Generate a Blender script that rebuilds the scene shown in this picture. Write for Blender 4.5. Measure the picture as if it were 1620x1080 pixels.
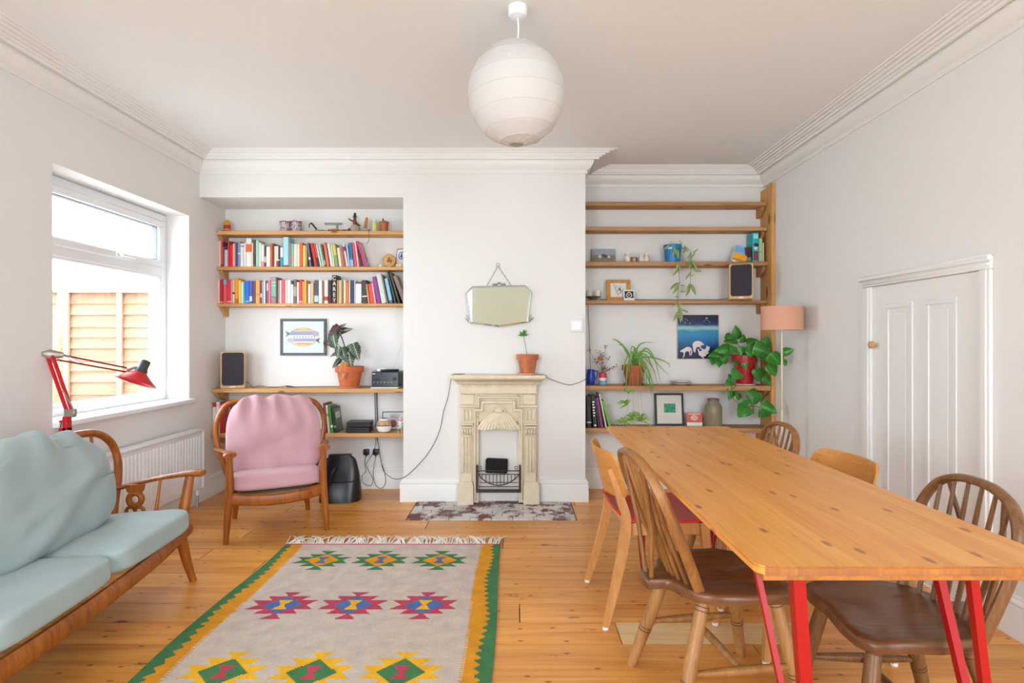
import bpy, bmesh, math, random
from mathutils import Vector, Matrix, noise
R = math.radians
scene = bpy.context.scene
col = scene.collection
for o in list(bpy.data.objects): bpy.data.objects.remove(o)

# ---------------------------------------------------------------- camera, light, exposure
CAM_Z = 1.21
cam_d = bpy.data.cameras.new('camera'); cam = bpy.data.objects.new('camera', cam_d); col.objects.link(cam)
cam.location = (0, 0, CAM_Z); cam.rotation_euler = (R(90), 0, 0)
cam_d.sensor_width = 36; cam_d.lens = 20.0; cam_d.shift_x = -5/1620; cam_d.shift_y = 1/1620
cam_d.clip_start = 0.02
scene.camera = cam

world = bpy.data.worlds.new('overcast_sky'); scene.world = world; world.use_nodes = True
wbg = world.node_tree.nodes['Background']
wbg.inputs[0].default_value = (0.845, 0.97, 1.10, 1); wbg.inputs[1].default_value = 4.2
scene.view_settings.view_transform = 'Standard'; scene.view_settings.look = 'None'
scene.view_settings.gamma = 1.0; scene.view_settings.use_curve_mapping = False
scene.view_settings.exposure = 1.25

# room dimensions (metres; x to the right, y away from the camera, z up)
XL, XR = -2.40, 2.06          # left and right wall
YC, YB, YR = 4.327, 4.714, -1.15   # chimney face, alcove back wall, rear wall
ZC = 2.616                    # ceiling
CX0, CX1 = -0.851, 0.534      # chimney breast
WY0, WY1, WZ0, WZ1 = 2.951, 4.186, 0.79, 2.14     # window opening in the left wall

def portal(name, loc, rot, sx, sy):
    l = bpy.data.lights.new(name, 'AREA'); l.shape = 'RECTANGLE'; l.size = sx; l.size_y = sy
    l.cycles.is_portal = True
    o = bpy.data.objects.new(name, l); o.location = loc; o.rotation_euler = rot; col.objects.link(o)
portal('daylight_portal_window', (XL-.28, (WY0+WY1)/2, (WZ0+WZ1)/2), (0, R(-90), 0), WZ1-WZ0, WY1-WY0)
portal('daylight_portal_rear_left', (-1.48, YR-.12, 1.2), (R(90), 0, 0), 1.5, 2.4)  # sampling portals for the unseen rear openings added to brighten the room
portal('daylight_portal_rear_right', (1.28, YR-.12, 1.2), (R(90), 0, 0), 1.2, 2.4)

# ---------------------------------------------------------------- helpers
def hx(s):
    s = s.lstrip('#'); c = [int(s[i:i+2], 16)/255 for i in (0, 2, 4)]
    return tuple((x/12.92 if x <= .04045 else ((x+.055)/1.055)**2.4) for x in c) + (1,)
def P(x, y, d):                # photograph pixel at distance d -> point in the room
    return Vector(((x-815)*d/900, d, CAM_Z-(y-541)*d/900))
def PX(x, d): return (x-815)*d/900
def PZ(y, d): return CAM_Z-(y-541)*d/900
rng = random.Random(7)
MATS = {}
def _nodes(name):
    m = bpy.data.materials.new(name); m.use_nodes = True
    nt = m.node_tree; return m, nt, nt.nodes['Principled BSDF']
def mat(name, c, rough=.5, metal=0, var=0, vscale=8, bump=0, bscale=60, spec=.5, alpha=None, sheen=0, trans=0, sub=0):
    if name in MATS: return MATS[name]
    m, nt, b = _nodes(name)
    c = hx(c) if isinstance(c, str) else c
    b.inputs['Base Color'].default_value = c; b.inputs['Roughness'].default_value = rough
    b.inputs['Metallic'].default_value = metal; b.inputs['Specular IOR Level'].default_value = spec
    if sheen: b.inputs['Sheen Weight'].default_value = sheen
    if trans: b.inputs['Transmission Weight'].default_value = trans
    if sub:
        b.inputs['Subsurface Weight'].default_value = sub; b.inputs['Subsurface Radius'].default_value = (.02,.015,.01)
    L = nt.links
    if var or bump:
        tc = nt.nodes.new('ShaderNodeTexCoord')
    if var:
        n = nt.nodes.new('ShaderNodeTexNoise'); n.inputs['Scale'].default_value = vscale; n.inputs['Detail'].default_value = 5
        L.new(tc.outputs['Object'], n.inputs['Vector'])
        r = nt.nodes.new('ShaderNodeValToRGB')
        r.color_ramp.elements[0].position = .3; r.color_ramp.elements[1].position = .7
        r.color_ramp.elements[0].color = tuple(x*(1-var) for x in c[:3])+(1,)
        r.color_ramp.elements[1].color = tuple(min(1, x*(1+var)) for x in c[:3])+(1,)
        L.new(n.outputs['Fac'], r.inputs[0]); L.new(r.outputs[0], b.inputs['Base Color'])
    if bump:
        n2 = nt.nodes.new('ShaderNodeTexNoise'); n2.inputs['Scale'].default_value = bscale; n2.inputs['Detail'].default_value = 4
        L.new(tc.outputs['Object'], n2.inputs['Vector'])
        bm = nt.nodes.new('ShaderNodeBump'); bm.inputs['Strength'].default_value = bump; bm.inputs['Distance'].default_value = .01
        L.new(n2.outputs['Fac'], bm.inputs['Height']); L.new(bm.outputs[0], b.inputs['Normal'])
    MATS[name] = m; return m
def wood(name, dark, light, axis='x', rough=.45, grain=10, knots=.0, knot='#5a2c10', tone=.0, spec=.4, kscale=2.4, stain=0):
    """long-grained timber: stretched noise along `axis`, optional knots, a tone that differs from piece to piece"""
    if name in MATS: return MATS[name]
    m, nt, b = _nodes(name); N = nt.nodes; L = nt.links
    tc = N.new('ShaderNodeTexCoord'); oi = N.new('ShaderNodeObjectInfo')
    off = N.new('ShaderNodeVectorMath'); off.operation = 'MULTIPLY_ADD'
    comb = N.new('ShaderNodeCombineXYZ')
    for i in range(3): L.new(oi.outputs['Random'], comb.inputs[i])
    L.new(comb.outputs[0], off.inputs[0]); off.inputs[1].default_value = (37, 53, 71); L.new(tc.outputs['Object'], off.inputs[2])
    def mapped(sl, st):
        mp = N.new('ShaderNodeMapping'); s = [st]*3; s['xyz'.index(axis)] = sl
        mp.inputs['Scale'].default_value = s; L.new(off.outputs[0], mp.inputs[0]); return mp.outputs[0]
    n1 = N.new('ShaderNodeTexNoise'); n1.inputs['Scale'].default_value = 1; n1.inputs['Detail'].default_value = 6; n1.inputs['Distortion'].default_value = 1.2
    L.new(mapped(grain*.12, grain*1.6), n1.inputs['Vector'])
    n2 = N.new('ShaderNodeTexNoise'); n2.inputs['Scale'].default_value = 1; n2.inputs['Detail'].default_value = 3
    L.new(mapped(grain*.5, grain*16), n2.inputs['Vector'])
    mx = N.new('ShaderNodeMix'); mx.data_type = 'FLOAT'; mx.inputs[0].default_value = .35
    L.new(n1.outputs['Fac'], mx.inputs[2]); L.new(n2.outputs['Fac'], mx.inputs[3])
    r = N.new('ShaderNodeValToRGB'); r.color_ramp.elements[0].position = .33; r.color_ramp.elements[1].position = .66
    r.color_ramp.elements[0].color = hx(dark); r.color_ramp.elements[1].color = hx(light)
    L.new(mx.outputs[0], r.inputs[0]); out = r.outputs[0]
    if knots:
        v = N.new('ShaderNodeTexVoronoi'); v.inputs['Scale'].default_value = 1; v.inputs['Randomness'].default_value = 1
        v.voronoi_dimensions = '2D'
        sx_ = N.new('ShaderNodeSeparateXYZ'); L.new(off.outputs[0], sx_.inputs[0])
        ia = 'xyz'.index(axis); ib, ic = [i for i in range(3) if i != ia]
        sm_ = N.new('ShaderNodeMath'); sm_.operation = 'ADD'; L.new(sx_.outputs[ib], sm_.inputs[0]); L.new(sx_.outputs[ic], sm_.inputs[1])
        m1 = N.new('ShaderNodeMath'); m1.operation = 'MULTIPLY'; m1.inputs[1].default_value = kscale; L.new(sx_.outputs[ia], m1.inputs[0])
        m2 = N.new('ShaderNodeMath'); m2.operation = 'MULTIPLY'; m2.inputs[1].default_value = kscale*2.4; L.new(sm_.outputs[0], m2.inputs[0])
        cb_ = N.new('ShaderNodeCombineXYZ'); L.new(m1.outputs[0], cb_.inputs[0]); L.new(m2.outputs[0], cb_.inputs[1]); L.new(cb_.outputs[0], v.inputs['Vector'])
        kr = N.new('ShaderNodeValToRGB'); kr.color_ramp.elements[0].position = knots*.45; kr.color_ramp.elements[1].position = knots
        kr.color_ramp.elements[0].color = (1,1,1,1); kr.color_ramp.elements[1].color = (0,0,0,1)
        L.new(v.outputs['Distance'], kr.inputs[0])
        kf = N.new('ShaderNodeMath'); kf.operation = 'MULTIPLY'; kf.inputs[1].default_value = .75; L.new(kr.outputs[0], kf.inputs[0])
        km = N.new('ShaderNodeMix'); km.data_type = 'RGBA'; km.inputs[7].default_value = hx(knot)
        L.new(kf.outputs[0], km.inputs[0]); L.new(out, km.inputs[6]); out = km.outputs[2]
    if stain:
        s = N.new('ShaderNodeTexNoise'); s.inputs['Scale'].default_value = 1; s.inputs['Detail'].default_value = 6; s.inputs['Roughness'].default_value = .7
        L.new(mapped(5.5, 16), s.inputs['Vector'])
        sr = N.new('ShaderNodeValToRGB'); sr.color_ramp.elements[0].position = .63; sr.color_ramp.elements[1].position = .70
        L.new(s.outputs['Fac'], sr.inputs[0])
        sf = N.new('ShaderNodeMath'); sf.operation = 'MULTIPLY'; sf.inputs[1].default_value = stain; L.new(sr.outputs[0], sf.inputs[0])
        sm = N.new('ShaderNodeMix'); sm.data_type = 'RGBA'; sm.inputs[7].default_value = hx('#4a2a16')
        L.new(sf.outputs[0], sm.inputs[0]); L.new(out, sm.inputs[6]); out = sm.outputs[2]
    if tone:
        hs = N.new('ShaderNodeHueSaturation'); mr = N.new('ShaderNodeMapRange')
        mr.inputs['To Min'].default_value = 1-tone; mr.inputs['To Max'].default_value = 1+tone
        L.new(oi.outputs['Random'], mr.inputs[0]); L.new(mr.outputs[0], hs.inputs['Value']); L.new(out, hs.inputs['Color']); out = hs.outputs[0]
    L.new(out, b.inputs['Base Color']); b.inputs['Roughness'].default_value = rough; b.inputs['Specular IOR Level'].default_value = spec
    bm = N.new('ShaderNodeBump'); bm.inputs['Strength'].default_value = .12; bm.inputs['Distance'].default_value = .004
    L.new(mx.outputs[0], bm.inputs['Height']); L.new(bm.outputs[0], b.inputs['Normal'])
    MATS[name] = m; return m

def veined(name, c, vein, rough=.4, rib=.030, side=.10):
    """leaf with a paler midrib and side veins (leaf-local x across, y along)"""
    m = mat(name, c, rough, var=.2, vscale=5); nt = m.node_tree; N = nt.nodes; L = nt.links; bs = N['Principled BSDF']
    old = bs.inputs['Base Color'].links[0].from_socket
    tc = N.new('ShaderNodeTexCoord'); sp = N.new('ShaderNodeSeparateXYZ'); L.new(tc.outputs['Object'], sp.inputs[0])
    def mt(op, a, b=None):
        k = N.new('ShaderNodeMath'); k.operation = op
        for i, q in enumerate((a, b)):
            if q is None: continue
            if isinstance(q, (int, float)): k.inputs[i].default_value = q
            else: L.new(q, k.inputs[i])
        return k.outputs[0]
    ax = mt('ABSOLUTE', sp.outputs['X']); r = mt('LESS_THAN', ax, rib)
    s_ = mt('LESS_THAN', mt('FRACT', mt('MULTIPLY', mt('SUBTRACT', sp.outputs['Y'], mt('MULTIPLY', ax, .7)), 6)), side)
    f = mt('MULTIPLY', mt('MAXIMUM', r, s_), .75)
    mx = N.new('ShaderNodeMix'); mx.data_type = 'RGBA'; mx.inputs[7].default_value = hx(vein); L.new(f, mx.inputs[0]); L.new(old, mx.inputs[6]); L.new(mx.outputs[2], bs.inputs['Base Color'])
    return m

class B:
    """collects shapes; build() links them as ONE mesh object"""
    def __init__(s): s.v = []; s.f = []; s.mi = []
    def add(s, vs, fs, mi=0, M=None):
        k = len(s.v)
        s.v += [tuple(M @ Vector(p)) if M is not None else tuple(p) for p in vs]
        s.f += [tuple(i+k for i in f) for f in fs]; s.mi += [mi]*len(fs); return s
    def bm(s, bm, mi=0, M=None):
        bm.verts.index_update()
        s.add([v.co for v in bm.verts], [[v.index for v in f.verts] for f in bm.faces], mi, M); bm.free(); return s
    def box(s, x0, x1, y0, y1, z0, z1, bev=0, mi=0, M=None, seg=1):
        if not bev:
            vs = [(x, y, z) for z in (z0, z1) for y in (y0, y1) for x in (x0, x1)]
            return s.add(vs, [(0,2,3,1),(4,5,7,6),(0,1,5,4),(2,6,7,3),(0,4,6,2),(1,3,7,5)], mi, M)
        bm = bmesh.new(); bmesh.ops.create_cube(bm, size=1)
        for v in bm.verts: v.co = Vector(((x0+x1)/2+v.co.x*(x1-x0), (y0+y1)/2+v.co.y*(y1-y0), (z0+z1)/2+v.co.z*(z1-z0)))
        bmesh.ops.bevel(bm, geom=list(bm.edges), offset=bev, segments=seg, affect='EDGES', profile=.5)
        return s.bm(bm, mi, M)
    def lathe(s, prof, c=(0,0,0), seg=20, mi=0, M=None, cap=True, sx=1, sy=1):
        vs, fs = [], []; n = len(prof)
        for k in range(seg):
            a = 2*math.pi*k/seg
            for r, z in prof: vs.append((c[0]+r*math.cos(a)*sx, c[1]+r*math.sin(a)*sy, c[2]+z))
        for k in range(seg):
            k2 = (k+1) % seg
            for i in range(n-1): fs.append((k*n+i, k2*n+i, k2*n+i+1, k*n+i+1))
        if cap:
            if prof[0][0] > 1e-5: fs.append(tuple(k*n for k in range(seg))[::-1])
            if prof[-1][0] > 1e-5: fs.append(tuple(k*n+n-1 for k in range(seg)))
        return s.add(vs, fs, mi, M)
    def tube(s, pts, r, seg=8, mi=0, up=None, asp=1.0, M=None, closed=False, square=False):
        """tube through pts; r number or list; asp = thickness along `up` relative to r"""
        pts = [Vector(p) for p in pts]; n = len(pts)
        rs = r if isinstance(r, (list, tuple)) else [r]*n
        vs, fs = [], []
        prev = None
        for i, p in enumerate(pts):
            a = pts[i-1] if (i > 0 or closed) else pts[i]
            b = pts[(i+1) % n] if (i < n-1 or closed) else pts[i]
            t = (b-a).normalized()
            if prev is None:
                u = Vector(up) if up else (Vector((0,0,1)) if abs(t.z) < .9 else Vector((0,1,0)))
            else: u = Vector(up) if up else prev
            u = (u - t*u.dot(t)).normalized(); prev = u; w = t.cross(u)
            for k in range(seg):
                an = 2*math.pi*(k+(.5 if square else 0))/seg
                q = math.sqrt(2) if square else 1
                vs.append(p + w*(math.cos(an)*rs[i]*q) + u*(math.sin(an)*rs[i]*asp*q))
        m = n if closed else n-1
        for i in range(m):
            j = (i+1) % n
            for k in range(seg):
                k2 = (k+1) % seg; fs.append((i*seg+k, i*seg+k2, j*seg+k2, j*seg+k))
        if not closed:
            fs.append(tuple(range(seg))[::-1]); fs.append(tuple((n-1)*seg+k for k in range(seg)))
        return s.add(vs, fs, mi, M)
    def prism(s, poly, z0, z1, mi=0, M=None):
        n = len(poly)
        vs = [(x, y, z0) for x, y in poly]+[(x, y, z1) for x, y in poly]
        fs = [tuple(range(n))[::-1], tuple(range(n, 2*n))]+[(i, (i+1) % n, n+(i+1) % n, n+i) for i in range(n)]
        return s.add(vs, fs, mi, M)
    def wallprism(s, poly, y0, y1, mi=0):      # polygon in x,z pushed along y
        M = Matrix(((1,0,0,0),(0,0,1,0),(0,1,0,0),(0,0,0,1))); return s.prism(poly, y0, y1, mi, M)
    def grid(s, fn, nu, nv, mi=0, wrap_u=False, M=None):
        vs = [fn(i/(nu if wrap_u else nu-1), j/(nv-1)) for j in range(nv) for i in range(nu)]
        fs = []
        for j in range(nv-1):
            for i in range(nu if wrap_u else nu-1):
                i2 = (i+1) % nu; fs.append((j*nu+i, j*nu+i2, (j+1)*nu+i2, (j+1)*nu+i))
        return s.add(vs, fs, mi, M)
    def sphere(s, c, r, seg=12, rings=8, mi=0, sc=(1,1,1), M=None):
        prof = [(r*math.sin(math.pi*i/rings), -r*math.cos(math.pi*i/rings)*sc[2]) for i in range(rings+1)]
        prof[0] = (1e-4, prof[0][1]); prof[-1] = (1e-4, prof[-1][1])
        return s.lathe(prof, c, seg, mi, M, True, sc[0], sc[1])
    def build(s, name, m=None, parent=None, smooth=True, ang=38, world=False, loc=None, rot=None, fix=True):
        me = bpy.data.meshes.new(name); me.from_pydata(s.v, [], s.f)
        ms = m if isinstance(m, (list, tuple)) else [m]
        for q in ms:
            if q is not None: me.materials.append(q)
        if len(ms) > 1: me.polygons.foreach_set('material_index', s.mi)
        if fix:
            b = bmesh.new(); b.from_mesh(me); bmesh.ops.recalc_face_normals(b, faces=b.faces); b.to_mesh(me); b.free()
        if smooth:
            me.shade_smooth(); me.set_sharp_from_angle(angle=R(ang))
        return link(name, me, parent, world, loc, rot)
def link(name, me, parent=None, world=False, loc=None, rot=None):
    o = bpy.data.objects.new(name, me); col.objects.link(o)
    if loc is not None: o.location = loc
    if rot is not None: o.rotation_euler = rot
    if parent is not None:
        o.parent = parent
        if world and loc is None: o.location = -Vector(parent.location)
        elif world: o.location = Vector(loc)-Vector(parent.location)
    return o
def tag(o, label, cat, group=None, kind=None):
    o['label'] = label; o['category'] = cat
    if group: o['group'] = group
    if kind: o['kind'] = kind
    return o
def thing(name, label, cat, loc=(0,0,0), rz=0, group=None):
    o = bpy.data.objects.new(name, None); col.objects.link(o); o.empty_display_size = .1
    o.location = loc; o.rotation_euler = (0, 0, rz); return tag(o, label, cat, group)
def structure(o, label=None):
    o['kind'] = 'structure'
    if label: o['label'] = label
    return o
def copy_tree(o, parent=None):
    c = o.copy(); col.objects.link(c); c.parent = parent
    for ch in [q for q in bpy.data.objects if q.parent == o]: copy_tree(ch, c)
    return c
def arc(cx, cy, r, a0, a1, n):
    return [(cx+r*math.cos(R(a0+(a1-a0)*i/n)), cy+r*math.sin(R(a0+(a1-a0)*i/n))) for i in range(n+1)]
def rrect(x0, x1, y0, y1, r, n=4):
    return arc(x1-r, y0+r, r, -90, 0, n)+arc(x1-r, y1-r, r, 0, 90, n)+arc(x0+r, y1-r, r, 90, 180, n)+arc(x0+r, y0+r, r, 180, 270, n)
def smooth_path(pts, n=8):
    """Catmull-Rom through pts"""
    p = [Vector(q) for q in pts]; p = [p[0]*2-p[1]]+p+[p[-1]*2-p[-2]]; out = []
    for i in range(1, len(p)-2):
        for k in range(n):
            t = k/n
            out.append(.5*((2*p[i])+(p[i+1]-p[i-1])*t+(2*p[i-1]-5*p[i]+4*p[i+1]-p[i+2])*t*t+(3*p[i]-p[i-1]-3*p[i+1]+p[i+2])*t**3))
    out.append(p[-2]); return out
def sweep(path, prof, inward):
    """sweep profile [(out, z)] along a 2D polyline with mitred corners; inward=+1 puts `out` on the left of the path"""
    b = B(); n = len(path); k = len(prof); vs = []
    for i, p in enumerate(path):
        p = Vector(p); d0 = (p-Vector(path[i-1])).normalized() if i > 0 else None
        d1 = (Vector(path[i+1])-p).normalized() if i < n-1 else None
        n0 = Vector((-d0.y, d0.x)) if d0 is not None else None; n1 = Vector((-d1.y, d1.x)) if d1 is not None else None
        if n0 is None: m = n1
        elif n1 is None: m = n0
        else: m = (n0+n1)/(1+n0.dot(n1))
        for u, z in prof: q = p+m*u*inward; vs.append((q.x, q.y, z))
    fs = []
    for i in range(n-1):
        for j in range(k): fs.append((i*k+j, i*k+(j+1) % k, (i+1)*k+(j+1) % k, (i+1)*k+j))
    fs.append(tuple(range(k))); fs.append(tuple((n-1)*k+j for j in range(k)))
    return b.add(vs, fs)
ORD = ['','first','second','third','fourth','fifth','sixth','seventh','eighth','ninth','tenth','eleventh','twelfth','thirteenth','fourteenth','fifteenth','sixteenth','seventeenth','eighteenth','nineteenth']
TENS = {20:('twentieth','twenty'),30:('thirtieth','thirty'),40:('fortieth','forty'),50:('fiftieth','fifty'),60:('sixtieth','sixty')}
def ordinal(n):
    if n < 20: return ORD[n]
    a, u = TENS[n//10*10]; return a if n % 10 == 0 else u+'-'+ORD[n % 10]

# ---------------------------------------------------------------- materials used in many places
M_wall = mat('wall_paint', '#e9e6e1', .85, bump=.04, bscale=40)
M_ceil = mat('ceiling_paint', '#ecebe8', .9)
M_trim = mat('white_gloss_trim', '#edebe6', .45)
M_upvc = mat('white_window_frame', '#f2f4f5', .3)
M_gap = mat('dark_gap', '#1c130c', .9)
M_black = mat('black_plastic', '#1a1a1b', .4)
M_cable = mat('black_cable', '#2a2826', .6)
M_white = mat('white_ceramic', '#f3f0ea', .3)
M_terra = mat('terracotta', '#c7673b', .8, var=.12, vscale=14)
M_soil = mat('soil', '#3a281c', 1)
M_brass = mat('brass', '#d8b27a', .3, metal=.8)
M_steel = mat('steel', '#b8b9ba', .3, metal=.9)
W_floor = wood('floor_pine', '#cb7e33', '#eeac58', 'x', .30, 6, .055, '#45220f', .13, stain=.85, kscale=3.4)
W_floor_pale = wood('floor_pine_new', '#dcae6e', '#f0d29e', 'x', .4, 7, .07, '#8a5a30', .03)
W_shelf = wood('shelf_pine', '#b9824a', '#dcab70', 'x', .55, 9, .10, '#4a2a16', .07, kscale=2.6)
W_shelf_r = wood('reclaimed_shelf_pine', '#a06a3c', '#c99a68', 'x', .6, 9, .12, '#3c2212', .08, stain=.6, kscale=2.6)
W_upright = wood('upright_pine', '#bd8446', '#dcaa66', 'z', .55, 9, .13, '#5a3014', .05, kscale=2.2)
W_table = wood('table_pine', '#cd8235', '#e8a550', 'y', .34, 9, .085, '#7a3c16', .05, kscale=3.4)
W_arm = wood('honey_elm', '#7d3d10', '#b4681f', 'z', .34, 12, 0, tone=.04)
W_wind = wood('windsor_elm_seat', '#55331b', '#7d5130', 'y', .3, 10, .06, '#38200f', .05)
W_windl = wood('windsor_beech_light', '#8d5f33', '#bd8b54', 'z', .38, 10)
W_ply = wood('oak_ply', '#c07a30', '#d8974a', 'x', .4, 14, tone=.03)
W_oakleg = wood('oak_leg', '#c08040', '#dca262', 'z', .42, 14, tone=.03)
M_red = mat('red_powder_coat', '#a4060b', .45)
M_redseat = mat('red_lacquer_seat', '#cc0b12', .35)
M_leaf = veined('leaf_green', '#357f26', '#5fa845', .35, .018, .05)
M_spider = mat('spider_leaf', '#6f9a3e', .45, var=.2, vscale=12)
M_hoya = mat('hoya_leaf', '#93a868', .5, var=.2, vscale=14)
M_stem = mat('green_stem', '#6d7a3a', .6)
M_brownstem = mat('brown_stem', '#6a4a30', .7)

# ================================================================ THE SETTING
# floor: boards run from left to right, each board an object of its own
fl = structure(B().box(XL-.05, XR+.05, YR, YB+.02, -.06, -.022).build('floor', M_gap, smooth=False), 'bare golden pine floorboards running across the room')
def plank_mesh(L, W, t=.022, c=.0005):
    b = B(); w = W/2-.0024; l = L/2-.0022
    vs = [(-l,-w,-t),(l,-w,-t),(l,w,-t),(-l,w,-t),(-l,-w,-c),(l,-w,-c),(l,w,-c),(-l,w,-c),(-l+c,-w+c,0),(l-c,-w+c,0),(l-c,w-c,0),(-l+c,w-c,0)]
    fs = [(0,1,5,4),(1,2,6,5),(2,3,7,6),(3,0,4,7),(4,5,9,8),(5,6,10,9),(6,7,11,10),(7,4,8,11),(8,9,10,11)]
    return b.add(vs, fs)
pitch = .1756; y = 3.862+pitch*5; row = 0; cache = {}
joints = {12: [(.02, 0)], 13: [(.43, 0), (1.22, 1)], 16: [(-.55, 0)], 9: [(-1.38, 0)], 10: [(-.98, 0)], 14: [(-1.25, 0), (.95, 0)], 11: [(1.2, 0)]}
while y > YR:
    y0 = max(y-pitch, YR)
    cuts = [XL]+[c[0] for c in joints.get(row, [(rng.uniform(-1.9, 1.7), 0)])]+[XR]
    if row in (4, ): cuts = [XL, XR]
    for k in range(len(cuts)-1):
        x0, x1 = cuts[k], cuts[k+1]
        segs = [(x0, x1)]
        if 3.862 < (y+y0)/2 < YC+.02:            # hearth is let into the floor here
            segs = []
            if x0 < -.745: segs.append((x0, min(x1, -.745)))
            if x1 > .42: segs.append((max(x0, .42), x1))
        for (a, c) in segs:
            if c-a < .02: continue
            pale = row == 13 and k == 1
            o = plank_mesh(c-a, y-y0).build('floorboard', W_floor_pale if pale else W_floor, fl, smooth=False)
            o.location = ((a+c)/2, (y+y0)/2, 0)
    y = y0; row += 1

# walls
T = .3
b = B()
b.box(XL-T, XL, YR-.1, WY0, 0, ZC).box(XL-T, XL, WY1, YB+T, 0, ZC).box(XL-T, XL, WY0, WY1, 0, WZ0).box(XL-T, XL, WY0, WY1, WZ1, ZC)
structure(b.build('wall_left', M_wall, smooth=False), 'white plastered wall with the window')
structure(B().box(XL, XR+T, YB, YB+T, 0, ZC).build('wall_back', M_wall, smooth=False), 'white alcove wall behind the shelves')
structure(B().box(CX0, CX1, YC, YB, 0, ZC).build('wall_chimney', M_wall, smooth=False), 'white chimney breast between the two alcoves')
structure(B().box(XL, CX0, YC, YB, 2.311, ZC).build('wall_bulkhead', M_wall, smooth=False), 'white boxed bulkhead above the bookshelves')
DY0, DY1, DZ1 = 2.512, 3.27, 1.527      # low cupboard door in the right wall
b = B()
b.box(XR, XR+T, YR-.1, DY0, 0, ZC).box(XR, XR+T, DY1, YB, 0, ZC).box(XR, XR+T, DY0, DY1, DZ1, ZC)
structure(b.build('wall_right', M_wall, smooth=False), 'white wall with the low panelled door')
b = B()                                   # rear wall, behind the camera: unseen openings sized to raise the daylight, pier placed for the mirror
b.box(XL, -2.2, YR-.1, YR, 0, ZC).box(1.86, XR, YR-.1, YR, 0, ZC).box(-2.2, 1.86, YR-.1, YR, 2.42, ZC).box(-.75, .68, YR-.1, YR, 0, 2.42)
structure(b.build('wall_rear', M_wall, smooth=False), 'white rear wall with two unseen tall openings added for daylight')
structure(B().box(XL-T, XR+T, YR-.1, YB+T, ZC, ZC+.1).build('ceiling', M_ceil, smooth=False), 'plain white ceiling')

# cornice: deep, stepped on the ceiling side, cove and bead on the wall side
cp = [(0,-.128),(.010,-.128),(.015,-.121),(.012,-.113),(.012,-.104),(.022,-.098),(.034,-.088),(.046,-.074),(.054,-.062),(.056,-.052),(.058,-.032),(.070,-.032),(.076,-.042),(.090,-.042),(.094,-.030),(.108,-.031),(.112,-.020),(.130,-.024),(.134,-.012),(.156,-.016),(.160,-.006),(.185,-.010),(.190,-.002),(.208,-.006),(.212,.002),(0,.002)]
cp = [(u, ZC+z) for u, z in cp]
structure(sweep([(XL, YR), (XL, YC), (CX1, YC), (CX1, YB), (XR, YB), (XR, YR)], cp, -1).build('trim_1', M_trim, ang=25), 'white moulded plaster cornice round the ceiling')
# skirting boards
sp = [(0,0),(.022,0),(.022,.128),(.019,.136),(.024,.142),(.022,.150),(.012,.158),(.010,.168),(0,.170)]
structure(sweep([(XL, YR), (XL, YB), (CX0, YB), (CX0, YC), (-.41, YC)], sp, -1).build('baseboard_left', M_trim, ang=30), 'white moulded skirting board along the left wall and alcove')
structure(sweep([(.17, YC), (CX1, YC), (CX1, YB), (XR, YB), (XR, DY1+.095)], sp, -1).build('baseboard_right', M_trim, ang=30), 'white moulded skirting board along the right alcove')
structure(sweep([(XR, DY0-.065), (XR, YR)], sp, -1).build('baseboard_front', M_trim, ang=30), 'white moulded skirting board beside the low door')

# window in the left wall
M_glass = bpy.data.materials.new('window_glass'); M_glass.use_nodes = True
nt = M_glass.node_tree; nt.nodes.clear()
_o = nt.nodes.new('ShaderNodeOutputMaterial'); _m = nt.nodes.new('ShaderNodeMixShader'); _t = nt.nodes.new('ShaderNodeBsdfTransparent'); _g = nt.nodes.new('ShaderNodeBsdfGlossy')
_g.inputs['Roughness'].default_value = .02; _m.inputs[0].default_value = .04
nt.links.new(_t.outputs[0], _m.inputs[1]); nt.links.new(_g.outputs[0], _m.inputs[2]); nt.links.new(_m.outputs[0], _o.inputs[0])
win = bpy.data.objects.new('window_1', None); col.objects.link(win); structure(win, 'white framed window with a small top-hung light')
fx0, fx1 = XL-.235, XL-.165
def ring(b, y0, y1, z0, z1, w, x0, x1, bev=.006):
    b.box(x0, x1, y0, y1, z0, z0+w, bev).box(x0, x1, y0, y1, z1-w, z1, bev).box(x0, x1, y0, y0+w, z0+w*.9, z1-w*.9, bev).box(x0, x1, y1-w, y1, z0+w*.9, z1-w*.9, bev)
b = B(); ring(b, WY0, WY1, WZ0, WZ1, .055, fx0, fx1); b.box(fx0, fx1, WY0+.05, WY1-.05, 1.69, 1.755, .006); b.build('window_frame', M_upvc, win)
sash = B(); ring(sash, WY0+.052, WY1-.052, 1.748, WZ1-.052, .05, fx0+.02, fx1+.012, .008); sash = sash.build('top_light_sash', M_upvc, win)
b = B(); ring(b, WY0+.048, WY1-.048, WZ0+.048, 1.697, .024, fx0+.040, fx1-.005, .006); b.build('glazing_bead', M_upvc, win)
b = B(); ring(b, WY0+.064, WY1-.064, WZ0+.064, 1.682, .007, fx0+.030, fx0+.056, 0); ring(b, WY0+.1, WY1-.1, 1.796, WZ1-.1, .007, fx0+.030, fx0+.064, 0); b.build('glazing_gasket', mat('grey_gasket', '#7d8087', .6), win)
B().box(fx0+.044, fx0+.048, WY0+.07, WY1-.07, WZ0+.07, 1.68).build('pane', M_glass, win, smooth=False)
B().box(fx0+.046, fx0+.050, WY0+.1, WY1-.1, 1.795, WZ1-.1).build('pane', M_glass, win, smooth=False)
b = B(); hy = 3.66
b.box(fx1+.010, fx1+.024, hy-.03, hy+.03, 1.757, 1.785, .005).tube([(fx1+.026, hy, 1.772), (fx1+.042, hy+.005, 1.772), (fx1+.044, hy+.06, 1.771), (fx1+.040, hy+.125, 1.768)], [.010, .010, .009, .006], 8)
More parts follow.
